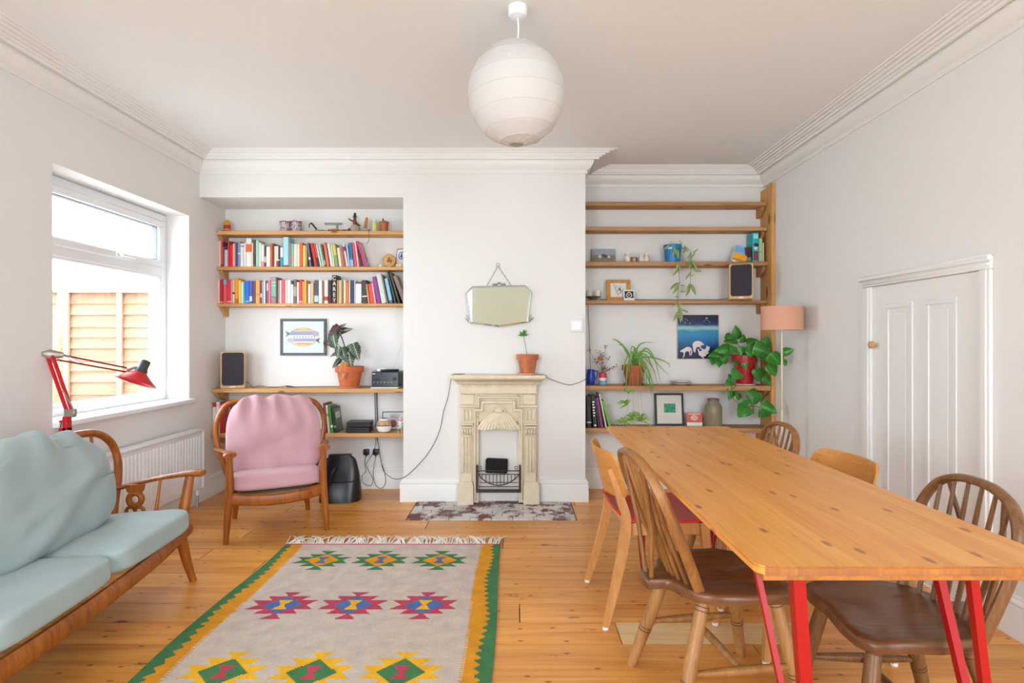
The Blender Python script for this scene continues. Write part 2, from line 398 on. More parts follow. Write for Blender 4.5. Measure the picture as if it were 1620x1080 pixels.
h = b.build('handle', M_upvc, sash); B().lathe([(.006,0),(.006,.004),(.0005,.004)], (0,0,0), 10, M=Matrix.Translation((fx1+.05, hy, 1.772)) @ Matrix.Rotation(R(90), 4, 'Y')).build('key_lock', M_steel, sash)
B().box(fx1-.01, XL+.035, WY0-.0, WY1+.035, WZ0-.028, WZ0+.004, .008, seg=2).build('window_sill', M_upvc, win)

# outside: close-boarded fence, leaning board and paving
W_fence = wood('fence_larch', '#7d5a42', '#997558', 'x', .7, 8, .05, '#7a4522', .08)
W_fencev = wood('fence_post_larch', '#8a6a50', '#a38366', 'z', .7, 8)
FY = 6.0
fence = thing('fence_panel', 'orange lap-board garden fence seen through the window', 'fence', (-4.2, FY, -.1))
gz = -.1; z = gz+.06; top = PZ(459, FY); kk = 0
while z < top-.05:
    hgt = .135
    b = B(); b.add([(-6.4,FY+.020,z),(-2.75,FY+.020,z),(-2.75,FY+.006,z+hgt),(-6.4,FY+.006,z+hgt),(-6.4,FY-.002,z),(-2.75,FY-.002,z),(-2.75,FY-.004+.004,z+hgt),(-6.4,FY,z+hgt)],
          [(4,5,6,7),(0,3,2,1),(0,1,5,4),(3,7,6,2),(0,4,7,3),(1,2,6,5)])
    for i, v in enumerate(b.v):
        x, yy, zz = v
        if i in (4, 5, 0, 1): b.v[i] = (x, yy-.022, zz+math.sin(kk*2.1+i)*.012)
    b.build('lap_board', W_fence, fence, smooth=False, world=True); z += .118; kk += 1
for x in (PX(110, FY), PX(193.5, FY), PX(193.5, FY)+.557, PX(110, FY)-.557, PX(110, FY)-1.11, PX(193.5, FY)+1.11):
    B().box(x-.028, x+.028, FY-.058, FY-.026, gz, top-.03, .004).build('batten', W_fencev, fence, world=True)
B().box(-6.4, -2.75, FY-.062, FY+.03, top-.03, top, .005).build('capping_rail', W_fencev, fence, world=True)
lb = B(); LY = 5.2
lb.box(-.033, .033, -.015, .015, 0, 2.05, .003)
o = lb.build('leaning_board', W_fencev); tag(o, 'pale timber board leaning outside beside the garden fence', 'board')
o.location = (PX(66, LY), LY, gz); o.rotation_euler = (0, R(6), 0)
structure(B().box(-9, XL-T, -6, 10, gz-.1, gz).build('patio_ground', mat('bounce_stone', '#d0ccc4', .9, var=.1, vscale=3), smooth=False), 'pale stone patio outside the window')  # ground colour paled to bounce more daylight onto the ceiling
structure(B().box(XL-T, 4, -9, YR-.1, gz-.1, gz).build('bounce_ground', MATS['bounce_stone'], smooth=False), 'unseen pale ground added behind the room to bounce daylight inside')  # unseen ground, added pale so it reflects daylight up into the room

# low panelled door in the right wall
door = bpy.data.objects.new('door_1', None); col.objects.link(door); structure(door, 'low white panelled cupboard door with wooden knob')
dx = XR-.004
b = B(); st = .09
b.box(dx, dx+.035, DY0+.002, DY1-.002, .008, DZ1-.003)
b.build('door_leaf', M_trim, door, smooth=False)
def yd(px): return 900*XR/(px-815)
for (pa, pb) in ((1403, 1446), (1466, 1516)):
    y1, y0 = yd(pa), yd(pb); z0, z1 = .22, 1.42
    b = B(); w = .026
    for (a0, a1, c0, c1) in ((y0, y1, z0, z0+w), (y0, y1, z1-w, z1), (y0, y0+w, z0+w, z1-w), (y1-w, y1, z0+w, z1-w)):
        b.box(dx-.0055, dx+.002, a0, a1, c0, c1, .0035)
    p = b.build('panel_moulding', M_trim, door)
    B().box(dx-.0012, dx+.002, y0+w+.03, y1-w-.03, z0+w+.03, z1-w-.03, .002).build('panel', M_trim, p)
MK = Matrix.Translation((dx, yd(1385)-.02, 1.195)) @ Matrix.Rotation(R(-90), 4, 'Y')
B().lathe([(.010,0),(.009,.012),(.016,.018),(.021,.028),(.020,.038),(.012,.044),(.0005,.045)], seg=18, M=MK).build('knob', mat('knob_wood', '#c99a70', .5), door)
b = B()
for (y0, y1) in ((DY0-.065, DY0), (DY1, DY1+.085)):
    b.box(XR-.018, XR-.0005, y0, y1, 0, DZ1-.001, .004); b.box(XR-.027, XR-.0175, y0+.012, y1-.03 if y0 > 3 else y1-.02, 0, DZ1-.002, .004)
b.box(XR-.018, XR-.0005, DY0-.065, DY1+.085, DZ1, DZ1+.055, .004); b.box(XR-.034, XR-.012, DY0-.075, DY1+.095, DZ1+.035, DZ1+.062, .006); b.box(XR-.024, XR-.012, DY0-.06, DY1+.08, DZ1+.012, DZ1+.028, .005)
structure(b.build('trim_2', M_trim), 'white moulded architrave round the low door')

# ================================================================ FIREPLACE
YF = 4.237
M_iron = mat('cream_painted_iron', '#dfd0b3', .5, var=.06, vscale=20, bump=.15, bscale=90)
M_rust = mat('rusty_iron', '#40322a', .7, var=.3, vscale=40)
fp = thing('fireplace', 'cream painted cast-iron fireplace with scallop shell hood', 'fireplace', (PX(789, YF), YC, 0))
def q(x0, x1, y0, y1, d0=YF, d1=YC, bev=.003, b=None):
    return (b or B()).box(PX(x0, YF), PX(x1, YF), d0, d1, PZ(y1, YF), PZ(y0, YF), bev)
def part(name, b, m=M_iron, par=None): return b.build(name, m, par or fp, world=True)
ms = B().box(PX(714, 4.2), PX(863, 4.2), 4.155, YC, PZ(599, 4.19), PZ(593, 4.19), .004); part('mantel_shelf', ms)
b = B()                                              # cove under the shelf
prof = [(0, .0), (.062, .0), (.060, -.008), (.044, -.016), (.030, -.030), (.024, -.042), (.014, -.046), (0, -.046)]
z0 = PZ(599, 4.2)
bb = sweep([(PX(729, YF), YC), (PX(729, YF), YF+.014), (PX(848, YF), YF+.014), (PX(848, YF), YC)], [(u, z0+z) for u, z in prof], -1)
part('cornice_moulding', bb)
fr = part('frieze', q(728, 849, 608, 622.5, YF-.012))
b = B()
for i in range(40): x = 729.5+i*3.0; q(x, x+1.7, 608.5, 611.5, YF-.019, YF-.011, .0012, b)
ob = b.build('beading', M_iron, fr); ob.location = -Vector(fp.location)-Vector(fr.location)
body = B(); q(727.5, 757, 622, 796, YF+.018, YC, .002, body); q(820, 848.5, 622, 796, YF+.018, YC, .002, body); q(757.2, 819.8, 622, 668, YF+.0185, YC, .002, body)
part('surround', body)
def mould(name, path, w, d, h=.02):
    b = B()
    for i in range(len(path)-1):
        (xa, ya), (xb, yb) = path[i], path[i+1]
        q(min(xa, xb)-w, max(xa, xb)+w, min(ya, yb)-w, max(ya, yb)+w, d-h-.0007*i, d+.012, .003, b)
    part(name, b)
mould('stepped_moulding', [(727.5, 642.5), (757, 642.5), (757, 628), (820.5, 628), (820.5, 642.5), (848.5, 642.5)], 1.5, YF+.010)
mould('stepped_moulding', [(751.5, 648.5), (763, 648.5), (763, 636), (813.5, 636), (813.5, 648.5), (825.5, 648.5)], 2.0, YF+.014)
mould('stepped_moulding', [(751.5, 790), (751.5, 650)], 1.4, YF+.012); mould('stepped_moulding', [(825.5, 650), (825.5, 790)], 1.4, YF+.012)
b = B(); q(728.5, 750, 624, 640, YF+.010, YF+.02, .003, b); part('corner_panel', b)
b = B(); q(827, 847.5, 624, 640, YF+.010, YF+.02, .003, b); part('corner_panel', b)
for s in (0, 1):
    mir = lambda x: x if s == 0 else 1577-x
    def qq(x0, x1, *a, **k): return q(min(mir(x0), mir(x1)), max(mir(x0), mir(x1)), *a, **k)
    b = B()
    for i in range(3): qq(730.5+i*6, 734.5+i*6, 648, 666, YF+.006, YF+.02, .004, b)
    part('upper_flute', b)
    b = B(); qq(727, 748.5, 669, 672, YF-.022, YC, .002, b); qq(729.5, 746, 674, 677, YF-.012, YC, .002, b); part('capital', b)
    b = B()
    for i in range(4):
        c = P(mir(731.8+i*4.1), 683, YF-.004); b.sphere(c, .011, 10, 6, sc=(.85, 1, 1.5))
    qq(729, 746.5, 688, 690, YF-.010, YC, .002, b); part('gadroon_band', b)
    b = B(); qq(729, 746.5, 690, 764, YF+.004, YC, .002, b)
    for i in range(3): x = 731+i*5.0; qq(x, x+3.2, 692, 748-i*0, YF-.008, YF+.006, .004, b)
    part('pilaster', b)
    b = B()
    x0, x1 = PX(mir(724), YF), PX(mir(749), YF); xa, xb = min(x0, x1), max(x0, x1); zt, zm = PZ(761, YF), PZ(769, YF)
    b.wallprism([(xa+.012, zt), (xb-.012, zt), (xb, zm), (xb, 0), (xa, 0), (xa, zm)], YF-.014, YC); part('plinth_block', b)
    b = B(); c = P(mir(755 if s == 0 else 755), 658, YF+.012)
    for i in range(6):
        a = i*math.pi/3; b.sphere((c.x+.010*math.cos(a), YF+.016, c.z+.010*math.sin(a)), .007, 8, 5, sc=(1, .8, 1))
    part('rosette', b)
b = B()                                              # shell hood
cx, cz = PX(789, YF), PZ(652, YF)
NU, NV = 57, 9
def shell(u, v):
    w_ = u*2-1; ribs = .5+.5*math.cos(w_*13*math.pi)
    x = 789+34.5*w_*(max(v, .0)**(1-.55*abs(w_)))
    yb_ = 678.5-3.0*math.cos(w_*2.2)**2+1.6*abs(math.cos(w_*6.5*math.pi))*(v > .9)
    y = 650+(yb_-650)*v
    bulge = math.sin(max(v, .03)*math.pi*.60)*(1-.55*w_*w_)
    return (PX(x, YF), YF+.016-.050*bulge-.007*ribs*v, PZ(y, YF))
b.grid(shell, NU, NV); part('shell_hood', b)
b = B(); b.tube([P(789+11*math.cos(R(t)), 652-8*math.sin(R(t)), YF) for t in range(0, 181, 20)], .005, 8); part('crest_arch', b)
b = B(); b.sphere((cx, YF+.012, PZ(649, YF)), .036, 14, 8, sc=(1, .5, .8)); part('crest_boss', b)
part('back_board', q(756, 821, 676, 792, YC-.008, YC-.001, 0), M_wall)
# grate
gr = thing('fire_grate', 'rusty bow-fronted iron fire grate inside the fireplace', 'grate', (PX(789, YF), YF, PZ(778, YF)))
def gp(name, b): return b.build(name, M_rust, gr, world=True)
def g(x, y, d=YF-.012): return P(x, y, d)
b = B(); q(753.5, 756, 735.5, 778, YF-.02, YF+.01, .001, b); gp('side_post', b)
b = B(); q(821, 824, 735.5, 778, YF-.02, YF+.01, .001, b); gp('side_post', b)
b = B(); q(753.5, 824, 773.5, 778, YF-.022, YF+.0, .002, b); gp('base_bar', b)
def bow(u): return YF-.012-.05*math.sin(math.pi*u)
b = B(); b.tube([P(756+65.5*i/12, 744.5, bow(i/12)) for i in range(13)], .0042, 6).tube([P(756+65.5*i/12, 750, bow(i/12)) for i in range(13)], .0034, 6); gp('top_rail', b)
def low(u): return 750+17.5*math.sin(math.pi*u)**.7
b = B(); b.tube([P(757+63.5*i/16, low(i/16), bow(i/16)) for i in range(17)], .0042, 6); gp('bow_rail', b)
for i in range(1, 11):
    u = i/11; B().tube([P(757+63.5*u, 750, bow(u)), P(757+63.5*u, low(u), bow(u))], .0026, 6).build('grate_bar', M_rust, gr, world=True)
b = B(); b.tube([P(759, 763, YF-.02), P(819, 763, YF-.02)], .003, 6).tube([P(757, 769.5, YF-.015), P(821, 769.5, YF-.015)], .003, 6); gp('lower_rail', b)
for x in (759.5, 816.5):
    b = B(); b.tube([P(x+2.3*math.cos(R(t)), 739.5-2.3*math.sin(R(t)), YF-.014) for t in range(0, 360, 30)], .0022, 6, closed=True); gp('scroll', b)
b = B()
for i in range(5): b.sphere(P(781+i*4, 747+(.8 if i % 2 else 0), bow(.5)-.005), .006, 8, 5)
gp('ornament', b)
blk = B().box(-.082, .082, -.03, .03, 0, .105, .008); o = blk.build('flue_opening_block', mat('flue_black', '#0e0c0b', .9, bump=.4, bscale=40)); tag(o, 'black block standing for the dark flue opening behind the fire grate', 'block')  # dark flue hole drawn as a solid black block
o.location = (PX(785.5, YF+.06), YF+.052, PZ(747, YF+.06)); o.rotation_euler = (0, R(1.5), R(-4))
# hearth: brick tiles with worn white paint, let into the floor
M_brick = None
def brick_mat():
    m, nt, b = _nodes('worn_painted_brick'); N = nt.nodes; L = nt.links
    tc = N.new('ShaderNodeNewGeometry')
    n = N.new('ShaderNodeTexNoise'); n.inputs['Scale'].default_value = 5.5; n.inputs['Detail'].default_value = 8; n.inputs['Roughness'].default_value = .72
    L.new(tc.outputs['Position'], n.inputs['Vector'])
    r = N.new('ShaderNodeValToRGB'); r.color_ramp.elements[0].position = .45; r.color_ramp.elements[1].position = .52
    r.color_ramp.elements[0].color = hx('#77494c'); r.color_ramp.elements[1].color = hx('#d8d2cb')
    L.new(n.outputs['Fac'], r.inputs[0])
    n2 = N.new('ShaderNodeTexNoise'); n2.inputs['Scale'].default_value = 3; n2.inputs['Detail'].default_value = 3; L.new(tc.outputs['Position'], n2.inputs['Vector'])
    mx = N.new('ShaderNodeMix'); mx.data_type = 'RGBA'; mx.inputs[7].default_value = hx('#8f8780')
    mm = N.new('ShaderNodeMapRange'); mm.inputs['From Min'].default_value = .5; mm.inputs['From Max'].default_value = .8; mm.inputs['To Max'].default_value = .6; L.new(n2.outputs['Fac'], mm.inputs[0])
    L.new(mm.outputs[0], mx.inputs[0]); L.new(r.outputs[0], mx.inputs[6]); L.new(mx.outputs[2], b.inputs['Base Color']); b.inputs['Roughness'].default_value = .85
    return m
M_brick = brick_mat()
hearth = structure(B().box(-.742, .418, 3.868, YC-.001, -.02, -.004).build('hearth_floor', mat('mortar', '#b9b2aa', .95), smooth=False), 'brick hearth with flaking white paint before the fireplace')
hw = 1.16; hd = YC-3.868; nr = 6; bw = .145; tile = {}
for r_ in range(nr):
    y0 = 3.868+hd*r_/nr; x = -.742-(bw/2 if r_ % 2 else 0)
    while x < .418-.01:
        a, c = max(x, -.742), min(x+bw, .418)
        if c-a > .03:
            key = round(c-a, 3)
            if key not in tile: tile[key] = B().box(-(c-a)/2+.003, (c-a)/2-.003, -hd/nr/2+.003, hd/nr/2-.003, -.012, 0, .002).build('brick', M_brick).data; bpy.data.objects.remove([o for o in bpy.data.objects if o.data == tile[key]][0])
            o = link('brick', tile[key], hearth, loc=((a+c)/2, y0+hd/nr/2, .004+rng.uniform(-.001, .001)))
        x += bw

# ================================================================ CHIMNEY BREAST ITEMS
mir = thing('wall_mirror', 'frameless angular mirror hanging by a chain above the fireplace', 'mirror', (PX(789, YC), YC-.012, PZ(483, YC)))
M_mirror = mat('mirror_silver', '#e2f4ec', .02, metal=1.0)
M_chrome = mat('worn_chrome', '#8f8b83', .3, metal=.9)
mp = [(737, 463.5), (747, 453.2), (831, 451.5), (841, 462.5), (835, 510), (789, 517), (744, 511.5)]
yv = YC-.014
b = B(); pl = [(PX(x, yv), PZ(y, yv)) for x, y in mp]; b.wallprism(pl, yv, YC-.006); b.build('backing', M_chrome, mir, world=True)
cxm = PX(789, yv); czm = PZ(484, yv); inn = [(cxm+(x-cxm)*.945, czm+(z-czm)*.93) for x, z in pl]
b = B(); n = len(pl); b.add([(x, yv-.002, z) for x, z in pl]+[(x, yv-.006, z) for x, z in inn], [(i, (i+1) % n, n+(i+1) % n, n+i) for i in range(n)]+[tuple(range(n, 2*n))]); b.build('mirror_glass', M_mirror, mir, smooth=False, world=True)
b = B(); b.tube([(x, yv-.003, z) for x, z in pl], .0022, 6, closed=True); b.build('chrome_edge', M_chrome, mir, world=True)
for s in (-1, 1):
    b = B(); bx = 744 if s < 0 else 835
    for k in range(3): b.tube([P(bx+s*(0+k*1.0), 511-k*1, yv-.006), P(bx+s*(4+k*2.6), 498-k*4+k*k*3, yv-.006)], [.004, .0015], 6)
    b.build('corner_clip', M_chrome, mir, world=True)
b = B()
for dxp in (-8, -4.5, 0, 4.5, 8): b.sphere(P(789.5+dxp, 449.8-(2 if abs(dxp) < 3 else 0), yv-.006), .010, 10, 6, sc=(1.2, .5, .8))
b.build('top_ornament', M_chrome, mir, world=True)
ch = thing('mirror_chain', 'thin metal chain holding up the mirror above the fireplace', 'chain', (PX(788, YC), YC-.01, PZ(420, YC)))
for (xa, xb) in ((788, 770), (788, 809)):
    for k in range(11):
        t = (k+.5)/11; p = P(xa+(xb-xa)*t, 421+31*t, YC-.012); b = B()
        dirv = Vector((xb-xa, 0, -31)).normalized(); side = Vector((-dirv.z, 0, dirv.x)) if k % 2 else Vector((0, 1, 0))
        b.tube([p+dirv*(.0085*math.cos(a))+side*(.0038*math.sin(a)) for a in [i*math.pi/4 for i in range(8)]], .0013, 5, closed=True)
        b.build('chain_link', M_chrome, ch, world=True)
b = B(); b.tube([P(788+2.8*math.cos(a), 418.7+2.8*math.sin(a), YC-.012) for a in [i*math.pi/6 for i in range(12)]], .002, 6, closed=True); b.build('hanging_ring', M_chrome, ch, world=True)
sw = thing('wall_control', 'square white control plate on the chimney breast beside the shelves', 'switch', (PX(911, YC), YC, PZ(514, YC)))
B().box(PX(901.5, YC), PX(922, YC), YC-.022, YC-.0005, PZ(525, YC), PZ(504, YC), .004, seg=2).build('plate', M_trim, sw, world=True)
B().box(PX(905, YC), PX(918.5, YC), YC-.025, YC-.02, PZ(521.5, YC), PZ(507.5, YC), .002).build('rocker', M_upvc, sw, world=True)

def pot(parent, c, r, h, m=M_terra, rim=True, saucer=True, soil=True, msauc=None):
    x, y, z = c
    if saucer: B().lathe([(r*.5, 0), (r*.86, .002), (r*.95, .012), (r*.9, .012), (r*.82, .005), (.0005, .005)], c, 28).build('saucer', msauc or m, parent, world=True)
    z += .006 if saucer else 0
    b = B()
    if rim: prof = [(r*.66, 0), (r*.88, h*.72), (r, h*.72), (r*1.02, h*.76), (r*1.02, h), (r*.93, h), (r*.86, h*.7), (r*.84, h*.86), (.0005, h*.86)]
    else: prof = [(r*.8, 0), (r, h), (r*.95, h), (r*.9, h*.85), (.0005, h*.85)]
    b.lathe(prof, (x, y, z), 30).build('pot', m, parent, world=True)
    if soil: B().lathe([(r*.84, h*.865), (r*.5, h*.875), (.0005, h*.88)], (x, y, z), 20, cap=False).build('soil', M_soil, parent, world=True)
    return z+h*.87
zm = PZ(593, 4.19)
c = (PX(834.5, 4.24), 4.24, zm)
t = thing('potted_seedling', 'small terracotta pot with one thin seedling on the mantelpiece', 'plant', c)
zt = pot(t, c, .081, .145, m=mat('bleached_terracotta', '#c0714c', .85, var=.3, vscale=16), msauc=mat('pale_saucer', '#d8b896', .8))
b = B(); b.tube(smooth_path([(c[0], c[1], zt), P(831.5, 548, 4.24), P(828, 530, 4.24)], 5), .0022, 6); b.build('stem', M_stem, t, world=True)
def leaf_mesh(kind):
    b = B()
    if kind == 'heart':
        o = [(0,0),(.18,-.12),(.40,-.10),(.50,.10),(.46,.38),(.30,.68),(.12,.90),(0,1.02)]
    elif kind == 'lance':
        o = [(0,0),(.10,.08),(.17,.30),(.19,.50),(.14,.75),(.06,.92),(0,1)]
    elif kind == 'arrow':
        o = [(0,.10),(.15,-.14),(.29,-.20),(.33,.02),(.37,.20),(.31,.36),(.30,.50),(.20,.66),(.13,.84),(0,1.04)]
    n = len(o); vs = []; fs = []
    for (x, y) in o: vs.append((0, y, -.10*(y-.4)**2))
    for s in (1, -1):
        for (x, y) in o: vs.append((s*x, y, abs(x)*.22-.12*(y-.4)**2))
    for k in (1, 2):
        for i in range(n-1): fs.append((i, i+1, k*n+i+1, k*n+i) if k == 2 else (i, k*n+i, k*n+i+1, i+1))
    k0 = len(vs); vs += [(x, y, z-.014) for x, y, z in vs]; fs += [tuple(q+k0 for q in f[::-1]) for f in list(fs)]
    per = [n+i for i in range(n)]+[2*n+i for i in range(n-1, -1, -1)]
    fs += [(per[i], per[(i+1) % len(per)], per[(i+1) % len(per)]+k0, per[i]+k0) for i in range(len(per))]
    ob = b.add(vs, fs).build('leaf', None, ang=80, fix=False); d = ob.data; bpy.data.objects.remove(ob)
    bmm = bmesh.new(); bmm.from_mesh(d); bmesh.ops.remove_doubles(bmm, verts=bmm.verts, dist=1e-4); bmesh.ops.recalc_face_normals(bmm, faces=bmm.faces); bmm.to_mesh(d); bmm.free(); d.shade_smooth(); return d
def leaf_data(kind, m):
    key = kind+m.name
    if key not in LEAF:
        d = leaf_mesh(kind); d.materials.append(m); LEAF[key] = d
    return LEAF[key]
LEAF = {}
def leaf(parent, base, tipdir, size, kind, m, tilt=0.4, width=1.0, face=(0, -1, .25)):
    """one leaf: base point, direction of the tip, length; it faces roughly the room"""
    t = Vector(tipdir).normalized()
    f = Vector(face)+Vector((rng.uniform(-tilt, tilt), rng.uniform(-tilt, tilt)*.5, rng.uniform(-tilt, tilt)))
    nrm = (f-t*f.dot(t)).normalized(); x = t.cross(nrm)
    o = link('leaf', leaf_data(kind, m), parent)
    M = Matrix((x, t, nrm)).transposed().to_4x4() @ Matrix.Diagonal((size*width, size, size, 1))
    M.translation = Vector(base)-Vector(parent.location); o.matrix_local = M; return o
tp = P(828, 531, 4.24)
for (dx_, dz_, s_) in ((.6, 1, .05), (-.7, .8, .045), (.1, 1, .05), (-1, .2, .04), (1, .3, .04)):
    leaf(t, tp, (dx_, -.2, dz_), s_, 'lance', M_leaf, .3)

# ================================================================ LEFT ALCOVE SHELVES
def shelf(name, label, x0, x1, yf, ztop, th, m, bracket=None, zb=None):
    t = thing(name, label, 'shelf', ((x0+x1)/2, (yf+YB)/2, ztop-th))
    B().box(x0+.002, x1-.002, yf, YB-.001, ztop-th, ztop, .003).build('board', m, t, world=True)
    if bracket == 'l' or bracket == 'r':
        xb0, xb1 = (x0+.002, x0+.030) if bracket == 'l' else (x1-.030, x1-.003)
        poly = [(yf+.035, ztop-th-.001), (YB-.002, ztop-th-.001), (YB-.002, ztop-th-.075), (YB-.03, ztop-th-.078), (yf+.085, ztop-th-.05), (yf+.05, ztop-th-.028)]
        M = Matrix(((0,0,1,0),(1,0,0,0),(0,1,0,0),(0,0,0,1)))
        B().prism(poly, xb0, xb1, M=M).build('bracket', m, t, world=True)
    return t
S = [(4.56, 2.102, .030), (4.575, 1.817, .028), (4.58, 1.522, .026), (4.49, .8425, .032), (4.49, .49, .034)]
LN = ['top pine shelf of the left alcove holding ornaments', 'pine shelf of the upper row of books in the left alcove', 'pine shelf of the lower row of books in the left alcove', 'deep pine shelf holding the speaker and hi-fi beside the window', 'lowest pine shelf in the left alcove behind the pink armchair']
for (yf, z, th), lab in zip(S, LN): shelf('alcove_shelf', lab, XL, CX0, yf, z, th, W_shelf, 'l')

# ---- books. (left, right, top, lean) in photograph pixels on the shelf, colour, description, optional band (from, to, colour)
UP = [(341,344,378,0,'#3a3d35','dark green'),(344,346.4,381,0,'#c9b7a4','beige'),(346.5,348.9,381,0,'#f2d3cb','pale pink'),(349,352,380,0,'#d9574a','coral red',(.0,.1,'#8a2a26')),
(352,355,383,0,'#8a4a3a','reddish brown',(.8,1,'#2a1c3c')),(355,360,390,0,'#cbc6de','pale lavender',(.84,1,'#2a1c3c')),(360,362.9,381,0,'#c9344a','crimson'),(363,368,382,0,'#e11c25','bright red',(.86,1,'#5c1414')),
(368,371.4,385,0,'#f2b8a0','peach'),(371.5,373.4,384,0,'#9c6a9e','thin lilac'),(373.5,376,383,0,'#2c4c86','navy blue'),(376,380,382,0,'#8f9a9c','grey',(.5,.55,'#e8f0ea')),
(380,385.5,385,0,'#e3dbe6','lilac white',(.86,.9,'#4a3a44')),(386,388.8,384,0,'#f2ece6','slim white'),(389,397.7,377,0,'#ece6da','tall thick cream',(.52,.8,'#e4632c')),(398,400.3,384,0,'#f0dcc0','slim cream'),
(400.5,404.3,379,0,'#5e4c46','dark brown',(.1,.5,'#413a44')),(404.5,409.3,380,0,'#a9d3b8','mint green'),(409.8,412.7,384,0,'#f0ede2','thin white'),(413,417.7,387,0,'#efe6dc','cream with pink foot',(0,.25,'#ef9aa8')),
(418,420.7,389,0,'#4a4742','black and cream',(.2,.5,'#cfc8b8')),(421,427.5,390,0,'#e6e3d5','plain ivory'),(427.8,431,385,0,'#c9622f','burnt orange'),(431.2,433.9,385,0,'#6e3a32','maroon brown'),
(434,436.9,389,0,'#f1d9c8','blush cream'),(437,440.2,389,0,'#e6ddc5','ivory and red',(0,.28,'#b5483c')),(440.4,442.7,389,0,'#3b3040','black purple',(.3,.36,'#e8e0d8')),(443,447.8,391,0,'#e8e8e6','white over teal',(0,.5,'#3f93a3')),
(448,456.5,375,0,'#a9d6e4','tall pale blue',(0,.06,'#8a4a3a')),(457,460.5,384,0,'#9c8a7c','taupe'),(460.8,464.2,385,0,'#8fbfa8','sea green',(.2,.42,'#e68fae')),(464.5,470,386,0,'#dcdccb','pale grey'),
(470.3,473.8,386,0,'#efe9d2','cream'),(474,479,384,0,'#e0611d','vivid orange'),(479.2,483,388,0,'#f2d98a','pale yellow'),(483.2,486,388,0,'#b99b4c','old gold'),
(489.5,492.5,384,-4,'#6c6f93','navy and white striped',(.3,.4,'#f0eef2')),(497.5,502.5,385,-7,'#c8391c','brick red'),(503,506,386,-7,'#c94f6a','rose',(0,.4,'#3a2c56')),(506.6,508.8,387,-7,'#efe3cf','thin ivory'),
(509.5,513.6,386,-7,'#a3cbb0','pale mint'),(514,516.3,387,-7,'#6b5a54','dark speckled',(.1,.3,'#d8b25c')),(516.8,521.5,384,-6,'#dd6a60','salmon'),(523,527.3,385,-6,'#cfe0cf','very pale mint'),
(527.6,529.8,386,-5,'#ecdcc0','thin buff'),(530.2,535.3,386,-5,'#8ca05a','green and yellow',(.5,1,'#c9c262')),(536.5,541.3,392,-4,'#ded8c4','short cream'),(542.5,544.8,390,-5,'#c9875f','tan'),(545,547.6,390,-5,'#c0503a','rust red'),
(548,551,386,-6,'#ddd8e6','white and violet',(.7,.9,'#5a4a86')),(551.5,553.8,387,-4,'#b9d0d8','ice blue'),(554,559.6,384,-3,'#2f6b9c','mid blue',(0,.3,'#8fb6d0')),(560.6,564.6,384,-4,'#df4f55','strawberry red'),(565.4,567.8,381,-5,'#f6d3c4','tall slim shell pink')]
